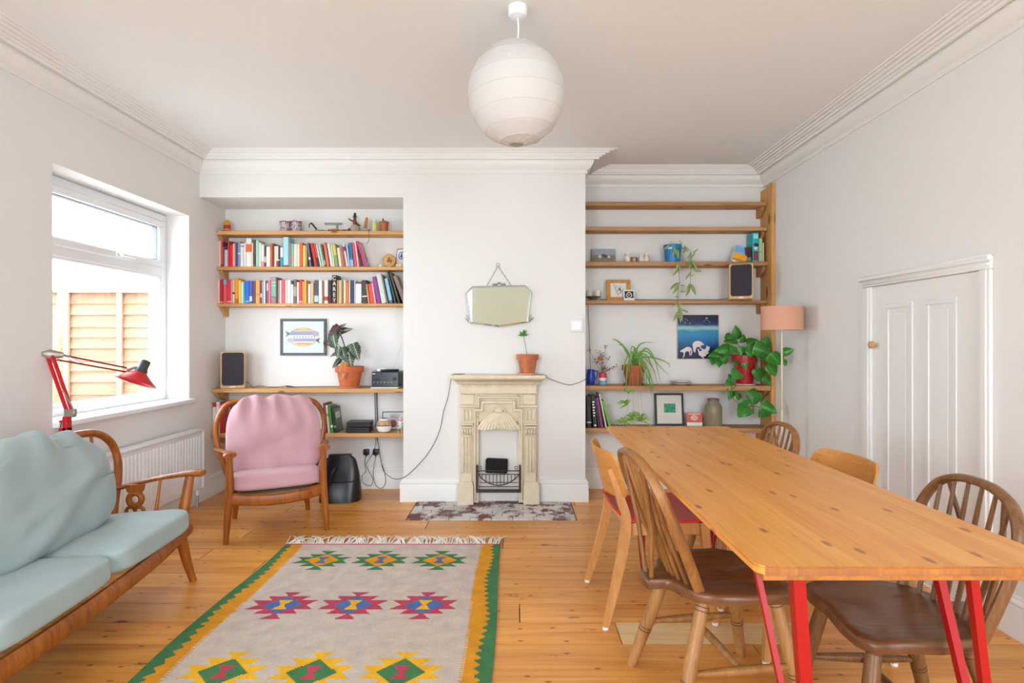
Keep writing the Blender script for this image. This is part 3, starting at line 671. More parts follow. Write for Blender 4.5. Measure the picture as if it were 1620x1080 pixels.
LO = [(345,347.3,442,0,'#f2cfc2','thin pale pink'),(347.5,352.5,442,0,'#c41720','deep red',(.04,.08,'#f0d0c8')),(353,358.5,442,0,'#dd5a5a','coral',(.78,1,'#8a9ac0')),(358.7,365,442,0,'#d83450','raspberry',(.05,.1,'#f3c0c4')),
(365.2,367.3,443,0,'#f0a07a','thin salmon'),(367.5,371.3,443,0,'#cdbf9e','cream and black',(.4,.48,'#2c2620')),(371.5,377,440,0,'#ee9312','amber',(0,.2,'#c9640c')),(377.2,381,443,0,'#f0c95c','yellow'),
(381.2,385,446,0,'#bfe6da','pale aqua'),(385.2,387.3,446,0,'#48a9b8','thin teal'),(387.5,394.3,444,0,'#2566cc','royal blue',(.06,.12,'#8fd0f0')),(394.5,398.4,444,0,'#4b5fb8','violet blue',(.1,.32,'#e6e2f2')),
(398.6,400.2,444,0,'#6b4a8a','thin purple'),(400.4,403.7,444,0,'#6f5750','umber'),(404,411,443,0,'#f09a4c','broad orange',(.35,.4,'#c9692a')),(411.5,414,448,0,'#5c4a4c','dark plum',(.3,.5,'#d8d0cc')),
(414.2,416.7,445,0,'#b9a0b8','mauve'),(417,419.7,443,0,'#d5e6e2','aqua white'),(419.9,421.6,444,0,'#4a4242','thin charcoal'),(421.8,423.9,444,0,'#9c6a74','dusky rose',(.55,.9,'#eee6e2')),
(424.1,428.2,443,0,'#ea6f8c','bright pink'),(428.5,437,438,0,'#7fae93','tall green',(.0,.26,'#a07a7e'),(.83,1,'#a88a90'),(.79,.81,'#f0eee2'),(.66,.68,'#f0eee2'),(.24,.26,'#f0eee2')),
(437.4,439.9,439,0,'#5a3a36','tall dark maroon'),(440,442.9,443,0,'#a8968c','mushroom'),(443,445,443,0,'#f0e4dc','thin off-white'),(445.2,451,442,0,'#e2585e','watermelon red'),
(451.2,454.2,443,0,'#f0dcd2','blush'),(454.5,460,443,0,'#e1e6ec','bluish white'),(460.3,464,444,0,'#dfe6e4','greenish white',(.84,1,'#2c3c3a')),(464.3,469.2,442,0,'#6a6458','black and stone',(.3,.7,'#b0a690')),
(469.5,473.2,446,0,'#ead3c6','pale rose'),(473.5,478,442,0,'#d8403a','scarlet',(.04,.1,'#f0c9c0')),(478.2,481,445,0,'#eba648','honey'),(481.2,484.7,443,0,'#f3b24a','golden'),
(485,487,448,0,'#8c5f3c','thin brown'),(487.2,491,449,0,'#efe4da','short milk white'),(491.2,496.2,447,0,'#d8b184','sandy'),(497,503.7,443,0,'#4f5459','charcoal',(.06,.34,'#b3cdd8')),
(504,509.6,443,0,'#e3e2e8','cool white'),(510,512.3,444,0,'#9c5f3a','chestnut'),(512.7,519,443,0,'#eed7ca','pale peach',(.12,.3,'#b5483c')),(519.4,524.7,443,0,'#2c2a2a','black',(0,.3,'#4a1c1c')),
(525,532.7,435,0,'#3c211a','tall dark brown white-lettered'),(533,535.4,443,0,'#b58f68','thin tan'),(535.7,541,443,0,'#c9b48a','speckled beige'),(541.3,543,443,0,'#8a6a48','thin hazel'),
(543.4,547,443,0,'#f3dcb4','buttermilk'),(547.4,551.6,446,0,'#e0762a','pumpkin orange'),(552,554.2,444,0,'#cfc6d6','pale violet'),(554.5,560.2,443,0,'#2f4560','dark navy'),(560.5,562,443,0,'#e6d0d0','thin pinkish'),
(562.2,572,446,0,'#e0dede','thick white',(.92,1,'#5c2626')),(573,580.8,443,-1,'#3f3b36','black ridged',(.28,.33,'#f4f2ee')),(582,585.2,449,-4,'#c98f5c','caramel'),(586,591.8,449,-4,'#dc4a3c','tomato red'),
(592.3,595.2,448,-5,'#f2b0b0','baby pink'),(596.5,602.8,438,-8,'#8c3f8a','tall purple'),(603.8,611.6,434,-9,'#cfd4cc','tall pale grey'),(612,614.3,436,-9,'#7a7a4e','olive'),(616,621.5,441,-8,'#8db9d8','sky blue',(0,.12,'#3a5a86'))]
covers = {}
M_page = mat('book_pages', '#e3d9c4', .9)
def book(shelf_z, yf, spec, label, group, depth=.125, hscale=1.0):
    x0, x1, yt, lean, c, _d = spec[:6]; bands = spec[6:]
    base_px = 541-(shelf_z-CAM_Z)*900/yf
    h = (base_px-yt)*yf/900*hscale; w = max((x1-x0)*yf/900-.0006, .004)
    ang = math.atan2(lean, base_px-yt)
    m = mat('book_cover_'+c.lstrip('#'), c, .5)
    t = thing('book', label, 'book', (PX(x0, yf), yf, shelf_z), group=group); t.rotation_euler = (0, ang, 0)
    cv = B(); k = min(.0016, w*.2)
    sr = min(w*.18, .004)
    cv.prism([(0, depth), (0, sr), (sr, 0), (w-sr, 0), (w, sr), (w, depth), (w-k, depth), (w-k, sr+k), (k, sr+k), (k, depth)], 0, h/math.cos(ang))
    cvo = cv.build('cover', m, t, smooth=False)
    B().box(k, w-k, sr+k, depth-.003, .003, h-.004).build('pages', M_page, t, smooth=False)
    for (a, e, bc) in bands:
        B().prism([(-.0003, sr+.003), (-.0003, sr), (sr, -.0005), (w-sr, -.0005), (w+.0003, sr), (w+.0003, sr+.003)], h*a+.0006, h*e-.0006).build('spine_print', mat('print_'+bc.lstrip('#'), bc, .5), cvo, smooth=False)
    return t, w, h, cvo
for (rowname, data, z, yf, n0) in (('upper', UP, 1.817, 4.588, 0), ('lower', LO, 1.522, 4.592, 0)):
    for i, spec in enumerate(data):
        prevd = data[i-1][5] if i else None; nxt = data[i+1][5] if i < len(data)-1 else None
        lab = '%s book, %s from the window end of the %s bookshelf' % (spec[5], ordinal(i+1), rowname)
        t, w, h, cvo = book(z, yf, spec, lab, 'books on the %s bookshelf' % rowname, depth=rng.choice((.105, .112, .12)))
        if 'white-lettered' in spec[5]:
            for k, chx in enumerate('CAREY'):
                cu = bpy.data.curves.new('lettering', 'FONT'); cu.body = chx; cu.size = .042; cu.align_x = 'CENTER'; cu.extrude = .0004
                tmp = bpy.data.objects.new('lettering_text', cu); col.objects.link(tmp); bpy.context.view_layer.update()
                lme = bpy.data.meshes.new_from_object(tmp.evaluated_get(bpy.context.evaluated_depsgraph_get())); bpy.data.objects.remove(tmp); bpy.data.curves.remove(cu)
                lme.materials.clear(); lme.materials.append(mat('print_f4efe6', '#f4efe6', .5))
                o = link('lettering', lme, cvo, loc=(w/2, -.0008, h*.83-k*h*.195), rot=(R(90), 0, 0)); o.scale = (1.0, 1.05, 1)
# the last books on both rows, bigger and leaning against the end
t, w, h, cvo = book(1.817, 4.578, (577,580.5,382,-14,'#c9327f','magenta'), 'magenta-spined book with grey flowered cover leaning at the end of the upper bookshelf', 'books on the upper bookshelf', .128)
B().box(w+.0002, w+.0008, .003, .125, .002, h-.002).build('cover_print', mat('warm_grey_cover', '#cabbb2', .5), cvo, smooth=False)
b = B()
for k in range(9):
    a = k*2.4; r_ = .010*math.sqrt(k); b.lathe([(.009, 0), (.009, .0005), (.0003, .0005)], seg=8, M=Matrix.Translation((w+.0008, .075+r_*math.cos(a), h*.36+r_*math.sin(a))) @ Matrix.Rotation(R(90), 4, 'Y'))
b.tube([(w+.001, .075, h*.42), (w+.001, .055, h*.75)], .0022, 5).tube([(w+.001, .078, h*.42), (w+.001, .085, h*.72)], .0022, 5)
b.build('flower_print', mat('print_c9327f', '#c0377f', .5), cvo)
for spec, lab, dp in (((624.5,627.5,429,-13,'#3d4440','dark'), 'tall dark grey folder leaning at the chimney end of the lower bookshelf', .12), ((630,633,431,-14,'#4f4a45','charcoal'), 'slim charcoal folder between the dark and taupe ones on the lower bookshelf', .12), ((637.5,643.5,437,-16,'#8a7468','taupe'), 'taupe book leaning last against the chimney on the lower bookshelf', .12)):
    book(1.522, 4.59, spec, lab, 'books on the lower bookshelf', dp)
# lowest shelf: two red-and-white books by the wall, cook books behind the armchair
for (x0, x1, yt, c, lab, bd) in ((336, 341.3, 636, '#efe9e0', 'white book with red head, nearest the window on the lowest left shelf', (.84, 1, '#c4262e')), (341.8, 347, 636, '#f2ece4', 'plain white book beside a red-topped one on the lowest left shelf', (.85, .95, '#e8dcd0')), (347.4, 353, 636, '#b5212b', 'tall red book on the lowest left shelf behind the pink armchair', (.86, .9, '#e8c8c0'))):
    book(.49, 4.50, (x0, x1, yt, 0, c, '', bd), lab, 'cook books on the lowest left shelf', .19)
for (x0, x1, yt, ln, c, lab, bd) in ((513.5, 517.5, 638, -3, '#6e5236', 'brown book behind the armchair hoop on the lowest left shelf', (.1, .2, '#3a2a1c')), (518.8, 522.3, 641, -4, '#cfc9b4', 'cream book beside the green one on the lowest left shelf', (.6, .7, '#8a8a5a')), (523.8, 527.8, 643, -5, '#3d8a34', 'bright green book on the lowest left shelf beside the armchair', (.2, .3, '#e0e8c8')), (529.6, 533.2, 645, -6, '#2c3a2c', 'dark green book leaning last in the row beside the black trays', (.2, .3, '#8a9a7a'))):
    t, w, h, cvo = book(.49, 4.51, (x0, x1, yt, ln, c, '', bd), lab, 'cook books on the lowest left shelf', .17)
B().box(w+.0002, w+.0008, .005, .165, .01, h-.01).build('cover_print', mat('grey_green_cover', '#6d7a70', .5, var=.4, vscale=40), cvo, smooth=False)
B().box(w+.0007, w+.0012, .03, .14, h*.55, h*.8).build('title_print', mat('pale_print', '#d5d8cc', .5, var=.2, vscale=90), cvo, smooth=False)

# ---- ornaments on the top left shelf
z1, yo = 2.102, 4.62
def lathe_thing(name, label, cat, px0, py0, d, z, parts, group=None):
    """turned object: parts = [(name, profile, material)] with radii/heights in metres"""
    t = thing(name, label, cat, (PX(px0, d), d, z), group=group)
    for (nm, prof, m) in parts: B().lathe(prof, (0,0,0), 22).build(nm, m, t)
    return t
t = lathe_thing('painted_tin', 'small red and yellow rounded tin at the wall end of the top shelf', 'tin', 359.5, 0, yo, z1, [
    ('body', [(.024,0),(.027,.004),(.027,.052),(.025,.056),(.0005,.056)], mat('tin_red', '#b8282c', .4)), ('band', [(.0275,.012),(.0278,.018),(.0275,.024)], mat('tin_gold', '#d9a83a', .4)),
    ('lid', [(.025,.056),(.026,.062),(.023,.084),(.014,.098),(.0005,.101)], mat('tin_mustard', '#cf9a2c', .4))])
M_jar = mat('printed_glass', '#d9ccd2', .15, trans=.35)
for x, lab in ((451.5, 'patterned glass tumbler nearer the window on the top left shelf'), (468.5, 'patterned glass tumbler nearer the chimney on the top left shelf')):
    t = lathe_thing('patterned_tumbler', lab, 'tumbler', x, 0, yo, z1, [('glass', [(.034,0),(.040,.084),(.037,.084),(.032,.006),(.0005,.006)], M_jar)], 'patterned tumblers')
    b = B()
    for k in range(16): a = k*math.pi/8; b.sphere((.0405*math.cos(a), .0405*math.sin(a), .080+.004*math.sin(k*1.7)), .0065, 8, 5)
    b.build('berry_rim', mat('berry_red', '#8f3f4e', .5), t)
    b = B()
    for k in range(22): a = k*2.4; zz = .012+.052*rng.random(); r_ = .0345+.006*zz/.084; b.sphere((r_*math.cos(a), r_*math.sin(a), zz), .005, 6, 4)
    b.build('leaf_print', mat('plum_print', '#6d4f56', .6), t)
t = thing('driftwood_hook', 'small curled dark driftwood piece with green stones on the top shelf', 'ornament', (PX(503, yo), yo, z1))
B().tube(smooth_path([P(489, 360, yo), P(489.5, 355, yo), P(493, 353.5, yo), P(497, 358, yo), P(501, 363, yo)], 5), [.004]*8+[.007]*13, 8).build('hook', mat('dark_wood', '#3a2c24', .8), t, world=True)
b = B()
for (x, r_, m_) in ((499, .010, 0), (505, .012, 1), (510, .013, 1), (515, .011, 1)): b.sphere((PX(x, yo), yo, z1+r_*.75), r_*1.2, 10, 6, mi=m_, sc=(1.3, 1, .65))
b.build('stones', [mat('grey_stone', '#8a8578', .8), mat('green_stone', '#5e7466', .6)], t, world=True)
B().tube([(PX(482, yo), yo-.01, z1+.004), (PX(500, yo), yo-.015, z1+.004)], .0025, 6).build('stick', M_steel, t, world=True)
t = thing('model_aeroplane', 'little toy biplane with pale wings on the top left shelf', 'toy', (PX(533, yo), yo, z1))
for (zz, x0, x1) in ((.073, 513, 542), (.062, 514, 541)): B().box(PX(x0, yo), PX(x1, yo), yo-.012, yo+.02, z1+zz, z1+zz+.003, .001).build('wing', mat('silver_tin', '#b9bdbf', .4, metal=.5), t, world=True)
for (x0, x1, zz, hh, c) in ((520, 530, .0, .022, '#b5482f'), (526, 536, .014, .014, '#c98a5a'), (541, 551, .002, .018, '#c0583a'), (530, 542, .0, .014, '#8a4a34')): B().box(PX(x0, yo), PX(x1, yo), yo-.014, yo+.016, z1+zz, z1+zz+hh, .004).build('body_block', mat('toy_'+c[1:], c, .5), t, world=True)
B().tube([(PX(533, yo), yo, z1+.02), (PX(534, yo), yo, z1+.063)], .008, 8).build('mast', mat('dull_green', '#7d8a78', .6), t, world=True)
for x in (521, 536, 547): B().lathe([(.008, 0), (.009, .002), (.008, .005)], seg=12, M=Matrix.Translation((PX(x, yo), yo-.015, z1+.009)) @ Matrix.Rotation(R(90), 4, 'X')).build('wheel', M_black, t, world=True)
t = lathe_thing('painted_bead', 'tiny dark red wooden bead between toy and stone pot', 'bead', 552.5, 0, yo, z1, [('bead', [(.009,0),(.013,.012),(.012,.024),(.006,.032),(.0005,.033)], mat('dark_red_wood', '#6d2b25', .5))])
t = lathe_thing('stone_pot', 'squat grey stone pot under the small figure on the top shelf', 'pot', 562, 0, yo, z1, [('pot', [(.026,0),(.036,.012),(.038,.034),(.030,.054),(.024,.058),(.020,.054),(.0005,.05)], mat('rough_stone', '#a89c88', .9, bump=.4, bscale=60))])
t = thing('folk_figure', 'small doll in red with a tall black hat on the stone pot', 'figurine', (PX(561.5, yo), yo, z1+.058))
b = B(); b.lathe([(.016,0),(.017,.02),(.012,.045),(.010,.05)], seg=14); b.build('body', mat('doll_red', '#8f2730', .7, var=.5, vscale=90), t)
B().sphere((0,0,.060), .014, 12, 8).build('head', mat('doll_face', '#5a3a2c', .6), t)
B().lathe([(.018,.068),(.018,.072),(.010,.073),(.009,.098),(.0005,.099)], seg=14).build('hat', M_black, t)
B().tube([(-.006,-.004,.030),(-.03,-.01,.036),(-.052,-.012,.052)], [.006,.0055,.003], 7).build('arm', mat('doll_brown', '#3a2420', .7), t)
B().tube([(.006,-.004,.02),(.028,-.01,.0),(.045,-.012,-.006)], [.008,.008,.006], 7).build('leg', mat('doll_brown', '#3a2420', .7), t)
t = thing('driftwood_boat', 'upright driftwood piece with blue stones and a hanging cord', 'ornament', (PX(580, yo), yo, z1))
B().tube([P(578, 361, yo), P(579, 352, yo), P(580.5, 344, yo)], [.014, .013, .010], 8, up=(0,1,0), asp=.6).build('wood_piece', mat('brown_driftwood', '#a8703f', .8, var=.2, vscale=30), t, world=True)
b = B()
for (x, zz, r_) in ((577, .01, .013), (582, .012, .014), (585, .018, .009)): b.sphere((PX(x, yo), yo-.008, z1+zz), r_, 10, 6, sc=(1.2, 1, .8))
b.build('stones', mat('blue_stone', '#7590a0', .6, var=.4, vscale=40), t, world=True)
ye = 4.556
B().tube(smooth_path([(PX(584, yo), yo-.02, z1+.006), (PX(583.6, ye), ye, z1+.004), (PX(584, ye), ye-.003, z1-.04), (PX(583.5, ye), ye-.004, PZ(381, ye)), (PX(580, ye), ye-.003, PZ(386, ye))], 6), .0016, 6).build('cord', mat('dark_cord', '#3a241c', .8), t, world=True)
t = lathe_thing('spice_bottle', 'slim pale green bottle on the top shelf beside the copper pot', 'bottle', 593, 0, yo, z1, [('bottle', [(.018,0),(.020,.006),(.020,.070),(.015,.084),(.014,.09),(.0005,.09)], mat('pale_green_glass', '#c5cba2', .3)), ('cap', [(.0155,.09),(.0155,.104),(.0005,.104)], mat('cream_cap', '#e2dccb', .5)), ('label_band', [(.0203,.02),(.0206,.045),(.0203,.064)], mat('yellow_label', '#d9d070', .6))])
t = lathe_thing('copper_pot', 'fluted brown copper pot with a knobbed lid on the top shelf', 'pot', 607.5, 0, yo, z1, [('body', [(.028,0),(.031,.003),(.037,.072),(.0005,.072)], mat('copper_brown', '#a8602c', .45, metal=.2, var=.2, vscale=30)), ('lid', [(.040,.072),(.040,.080),(.030,.086),(.008,.092),(.0005,.093)], mat('dark_copper', '#8a4a26', .5))])
B().tube([(-.004,0,.09),(-.010,0,.112)], [.006,.004], 8).build('knob', mat('dark_wood', '#3a2c24', .8), t)
# ---- small things at the end of the upper bookshelf
z2, yo2 = 1.817, 4.60
t = thing('log_slice', 'round slice of wood with a carved face on the upper bookshelf', 'ornament', (PX(616, yo2), yo2, z2))
MR = Matrix.Translation((0, 0, .052)) @ Matrix.Rotation(R(90), 4, 'X') @ Matrix.Rotation(R(8), 4, 'Y')
B().lathe([(.048,-.012),(.051,-.010),(.051,.010),(.047,.013),(.0005,.013)], seg=26, M=MR).build('disc', mat('pale_cut_wood', '#c99a5e', .7, var=.25, vscale=60), t)
B().lathe([(.052,-.011),(.053,0),(.052,.011)], seg=26, M=MR, cap=False).build('bark', mat('bark', '#6b4526', .9), t)
b = B()
for (x, zz, r_) in ((-.012, .045, .012), (.012, .045, .012), (0, .066, .011), (0, .05, .013)): b.sphere((x, -.013, zz), r_, 10, 6, sc=(1, .25, 1))
b.build('carving', mat('carved_brown', '#8a5228', .7), t)
t = thing('leaning_print', 'small copper-framed blue print leaning at the chimney end of the upper shelf', 'picture', (PX(633, 4.66), 4.66, z2), 0)
t.rotation_euler = (R(-8), 0, R(-24))
B().box(-.05, .085, 0, .008, 0, .165, .002).build('frame', mat('copper_frame', '#c08a74', .4, metal=.3), t)
B().box(-.04, .075, -.001, .001, .010, .155).build('print', mat('paper_white', '#eef0f2', .7), t, smooth=False)
b = B(); b.tube([(.006+.028*math.cos(a), -.002, .105+.030*math.sin(a)) for a in [i*math.pi/9 for i in range(18)]], .0035, 6, closed=True); b.prism([(-.008,.092),(.002,.085),(.016,.092),(.010,.104),(.012,.122),(.004,.125)], 0, .001, M=Matrix(((1,0,0,0),(0,0,-1,-.002),(0,1,0,0),(0,0,0,1)))); b.build('emblem', mat('print_blue', '#3d5a96', .6), t)
for (x, s_, lab) in ((601, .8, 'tiny shell lying nearest the flowered book on the upper shelf'), (603, 1.0, 'tiny pale shell just left of the log slice'), (628.5, 1.1, 'tiny pale candle stub just right of the log slice'), (633.5, 1.4, 'larger pale candle stub below the leaning print')):
    o = B().lathe([(.010*s_,0),(.012*s_,.006*s_),(.010*s_,.016*s_),(.004*s_,.021*s_),(.0005,.022*s_)], seg=12).build('trinket', mat('shell_cream', '#e6cfae', .6)); tag(o, lab, 'ornament', 'trinkets on the upper bookshelf'); o.location = (PX(x, 4.595), 4.595, z2)

# ---- deep shelf: speakers, picture, hi-fi
M_spk = wood('speaker_veneer', '#c79a5c', '#dfb87c', 'z', .4, 14)
M_cloth = mat('black_speaker_cloth', '#39323a', .9, bump=.3, bscale=400)
def speaker(label, x0, x1, yt, d, z, rz, dep=.17):
    w = (x1-x0)*d/900; h = PZ(yt, d)-z
    t = thing('bookshelf_speaker', label, 'speaker', (PX((x0+x1)/2, d), d, z), R(rz), 'bookshelf speakers')
    B().box(-w/2, w/2, 0, dep, .001, h, .003).build('cabinet', M_spk, t)
    B().wallprism(rrect(-w/2+.012, w/2-.012, h*.085, h-.008, .018), -.012, .004).build('grille', M_cloth, t)
    B().box(-.018, .018, -.0015, .002, h*.03, h*.055).build('badge', M_white, t, smooth=False)
    return t
speaker('pale wooden loudspeaker with black grille on the shelf beside the window', 350.5, 386.5, 556, 4.515, .8425, 24, .13)
speaker('pale wooden loudspeaker with black grille under the books in the right alcove', 1154.5, 1190.5, 417, 4.42, 1.545, -20, .17)
pic = thing('fish_print', 'grey-framed print of two nose-to-tail fish above the deep shelf', 'picture', (PX(480, YB), YB, PZ(562, YB)))
yp = YB-.016
def frame(parent, x0, x1, y0, y1, d, w, m, dep=.02):
    xa, xb, za, zb = PX(x0, d), PX(x1, d), PZ(y1, d), PZ(y0, d); b = B()
    b.box(xa, xb, d, d+dep, za, za+w, .002).box(xa, xb, d, d+dep, zb-w, zb, .002).box(xa, xa+w, d, d+dep, za+w, zb-w, .002).box(xb-w, xb, d, d+dep, za+w, zb-w, .002)
    b.build('frame', m, parent, world=True); return xa+w, xb-w, za+w, zb-w
xa, xb, za, zb = frame(pic, 443, 516, 504, 562, yp-.003, .021, mat('grey_frame', '#55575a', .5), .018)
B().box(xa-.002, xb+.002, yp+.004, yp+.012, za-.002, zb+.002).build('paper', mat('pale_mint_paper', '#d8e4e0', .6), pic, smooth=False, world=True)
def flat(parent, name, poly, c, d=yp+.003, t_=.0012, nm=None):
    m = mat(nm or 'ink_'+c.lstrip('#'), c, .6)
    return B().wallprism([(PX(x, d), PZ(y, d)) for x, y in poly], d-t_+.001, d+.001).build(name, m, parent, smooth=False, world=True)
def ell(cx, cy, rx, ry, n=24, a0=0, a1=360): return [(cx+rx*math.cos(R(a0+(a1-a0)*i/n)), cy+ry*math.sin(R(a0+(a1-a0)*i/n))) for i in range(n+(0 if a1-a0 == 360 else 1))]
flat(pic, 'fish_outline', ell(479.5, 533, 24, 14.6), '#a9814a'); flat(pic, 'fish_belly', ell(479.5, 533, 23.2, 13.8), '#e8dcc2', t_=.0016)
flat(pic, 'upper_fish_side', [(460, 524), (498, 524), (503, 528), (503, 530), (458, 530)], '#9b9ec2', t_=.002)
flat(pic, 'middle_band', [(456, 530), (503, 530), (503, 535), (456, 535)], '#e9e6e2', t_=.002)
flat(pic, 'lower_fish_side', [(457, 535), (501, 535), (498, 540), (462, 540)], '#a3a2c4', t_=.002)
flat(pic, 'orange_spots', [(465, 542), (496, 542), (488, 545.4), (472, 545.4)], '#dba878', t_=.002); flat(pic, 'ochre_back', [(468, 520.5), (492, 520.5), (496, 523.4), (464, 523.4)], '#d3bd7c', t_=.002)
for k in range(8): flat(pic, 'dash', [(465+k*4.6, 531.6), (466.2+k*4.6, 531.6), (466.2+k*4.6, 533.8), (465+k*4.6, 533.8)], '#5a4a4a', t_=.0026)
flat(pic, 'fish_head', ell(499.5, 528, 5.5, 4.4, 16), '#b3aab4', t_=.0024); flat(pic, 'fish_head', ell(460, 538, 5.5, 4, 16), '#bfbcbf', t_=.0024)
for (x, y) in ((459.4, 531.3), (499.8, 533.2)): flat(pic, 'fish_eye', ell(x, y, 1.4, 1.4, 10), '#f5f2ee', t_=.003)
flat(pic, 'fish_tail', [(451, 523), (456, 525.5), (459, 527.6), (456.5, 530), (452, 532.8), (454.5, 528)], '#68706e', t_=.0022); flat(pic, 'fish_tail', [(507, 534), (502, 536), (499, 538), (502, 540.5), (506.5, 543), (504, 538.6)], '#52615c', t_=.0022)

hf = thing('hifi_receiver', 'small black hi-fi receiver at the chimney end of the deep shelf', 'hi-fi', (PX(612, 4.52), 4.52, .8425))
hx0, hx1, hy0, hz0 = PX(588, 4.515), PX(631, 4.515), 4.515, .855; hz1 = PZ(588, 4.515)
B().box(hx0, hx1, hy0, YB-.01, hz0, hz1, .003).build('case', mat('black_metal_case', '#27292b', .45), hf, world=True)
B().box(hx0+.003, hx1-.003, hy0-.006, hy0+.002, hz0+.004, hz1-.004, .002).build('front_panel', mat('glossy_black', '#15181a', .2), hf, world=True)
B().box(PX(592, hy0), PX(602, hy0), hy0-.0075, hy0-.005, PZ(602, hy0), PZ(598.5, hy0)).build('display', mat('dark_display', '#07080a', .15), hf, smooth=False, world=True)
B().box(PX(609, hy0), PX(616, hy0), hy0-.0075, hy0-.005, PZ(601.5, hy0), PZ(596, hy0)).build('screen', mat('dark_display', '#07080a', .15), hf, smooth=False, world=True)
for k in range(6): B().lathe([(.004,0),(.0045,.003),(.003,.005),(.0005,.005)], seg=12, M=Matrix.Translation(P(592+k*5.5, 604.5, hy0-.006)) @ Matrix.Rotation(R(90), 4, 'X')).build('button', M_steel, hf, world=True)
B().lathe([(.014,0),(.014,.012),(.0005,.013)], seg=20, M=Matrix.Translation(P(624.5, 599, hy0-.006)) @ Matrix.Rotation(R(90), 4, 'X')).build('volume_knob', M_black, hf, world=True)
B().box(PX(589.5, hy0), PX(594, hy0), hy0-.0072, hy0-.005, PZ(591.6, hy0), PZ(590.6, hy0)).build('badge', M_white, hf, smooth=False, world=True)
B().tube([P(621, 588, 4.62), P(627, 569, 4.62), P(637, 540, 4.62)], [.0016, .0012, .0008], 5).build('aerial', M_steel, hf, world=True)
t = thing('remote_control', 'black remote control lying on top of the hi-fi receiver', 'remote', (PX(616, 4.58), 4.58, hz1), R(28))
B().box(-.075, .075, -.02, .02, .0005, .018, .005, seg=2).build('body', M_black, t)
for k in range(5): B().box(-.055+k*.022, -.043+k*.022, -.006, .006, .017, .0195, .001).build('button', mat('grey_button', '#77797c', .5), t)
t = thing('white_charger', 'small white plug charger lying on the hi-fi receiver', 'charger', (PX(603, 4.56), 4.56, hz1), R(20))
B().box(-.032, .032, -.016, .016, .0005, .024, .006, seg=2).build('body', M_white, t); B().tube([(-.032, 0, .012), (-.06, .02, .006), (-.05, .06, .003)], .002, 6).build('lead', M_cable, t)
t = thing('magazine_pile', 'thin stack of pale magazines under the hi-fi receiver', 'magazines', (PX(609, 4.50), 4.5, .8425))
for k, (dx_, c) in enumerate(((-.004, '#d5d0c4'), (.004, '#b9b4a8'), (0, '#e6e2d8'))): B().box(PX(588, 4.5)-.008+dx_, PX(630, 4.5)+dx_, 4.493+k*.003, YB-.02, .8427+k*.004, .8463+k*.004).build('magazine', mat('mag_'+c[1:], c, .6), t, smooth=False, world=True)
# alocasia
ya = 4.60; zc_ = .8425
c = (PX(553, 4.585), 4.585, zc_)
t = thing('potted_alocasia', 'terracotta pot of dark arrow-leaved plant on the deep shelf', 'plant', c)
zt = pot(t, c, .111, .168, msauc=mat('peach_saucer', '#d9a27a', .8))
M_alo = veined('alocasia_leaf', '#33432f', '#b9c4a0'); M_alo2 = veined('alocasia_underside', '#5a3436', '#8a6a5e'); M_alo3 = veined('alocasia_dry', '#a8682c', '#d9a24a')
ALO = [(533, 521, 525, 548, 'alo', .62), (534, 517, 522, 531, 'u', .5), (536, 521, 547, 512, 'u', .36), (537, 524, 558, 520, 'alo', .36), (527, 530, 531, 552, 'alo', .6), (519, 540, 514, 549, 'u', .7), (523, 541, 532, 551, 'alo', .7), (536, 551, 534, 567, 'alo', .6), (542, 553, 547, 573, 'd', .55), (551, 553, 556, 582, 'd', .55), (560, 547, 568, 570, 'alo', .55), (552, 548, 549, 556, 'alo', .6), (534, 558, 522, 564, 'alo', .35), (537, 569, 526, 582, 'alo', .4), (546, 577, 541, 599, 'dry', .55), (548, 553, 553, 562, 'd', .6)]
for (x0, y0, x1, y1, k, w) in ALO:
    bp_, tp_ = P(x0, y0, 4.565+rng.uniform(-.04, .02)), P(x1, y1, 4.55+rng.uniform(-.04, .01))
    if k == 'dry': bp_, tp_ = P(x0, y0, 4.50), P(x1, y1, 4.475)
    leaf(t, bp_, tp_-bp_, (tp_-bp_).length, 'arrow', {'alo': M_alo, 'u': M_alo2, 'd': M_alo, 'dry': M_alo3}[k], .35, w/.55)
for (x, y) in ((535, 522), (537, 524), (530, 540), (543, 552), (552, 552), (561, 548), (537, 556), (540, 570)):
    B().tube(smooth_path([(c[0]+rng.uniform(-.02, .02), c[1]-.01, zt-.01), P((x+549)/2+2, (y+575)/2-4, 4.575), P(x, y, 4.57)], 5), [.004]*5+[.003]*6, 6).build('stalk', mat('dark_stalk', '#5e5a3c', .6), t, world=True)

# ---- lowest left shelf
z5 = .49; y5 = 4.56
t = thing('black_tray', 'lower black slotted tray beside the round painted pot', 'tray', (PX(569, y5), y5, z5), group='black trays')
def tray(t):
    B().box(-.092, .092, -.06, .075, .003, .035, .004).build('box', mat('black_card', '#2b2627', .6), t); B().box(-.094, .094, -.064, .078, .035, .043, .002).build('rim', mat('grey_black', '#3a3535', .5), t)
tray(t)
t = thing('black_tray', 'upper black slotted tray, stacked beside the round painted pot', 'tray', (PX(569.5, y5), y5, z5+.044), R(3), 'black trays'); tray(t)
t = lathe_thing('painted_pot', 'round white pot with tan patterned shoulder and blue rim', 'pot', 607.5, 0, 4.545, z5, [('lower_body', [(.026,0),(.048,.012),(.058,.04),(.058,.055)], M_white), ('groove', [(.0585,.055),(.0588,.058),(.0585,.061)], M_black), ('shoulder', [(.058,.061),(.053,.083),(.042,.098)], mat('tan_pattern', '#c79a74', .6, var=.45, vscale=60)), ('neck', [(.042,.098),(.034,.108),(.032,.112),(.028,.112),(.028,.09),(.0005,.09)], mat('off_white_glaze', '#e4ddd2', .4))])
B().lathe([(.031,.1125),(.024,.1135),(.024,.1)], seg=20, cap=False).build('blue_rim', mat('blue_glaze', '#43597c', .4), t)
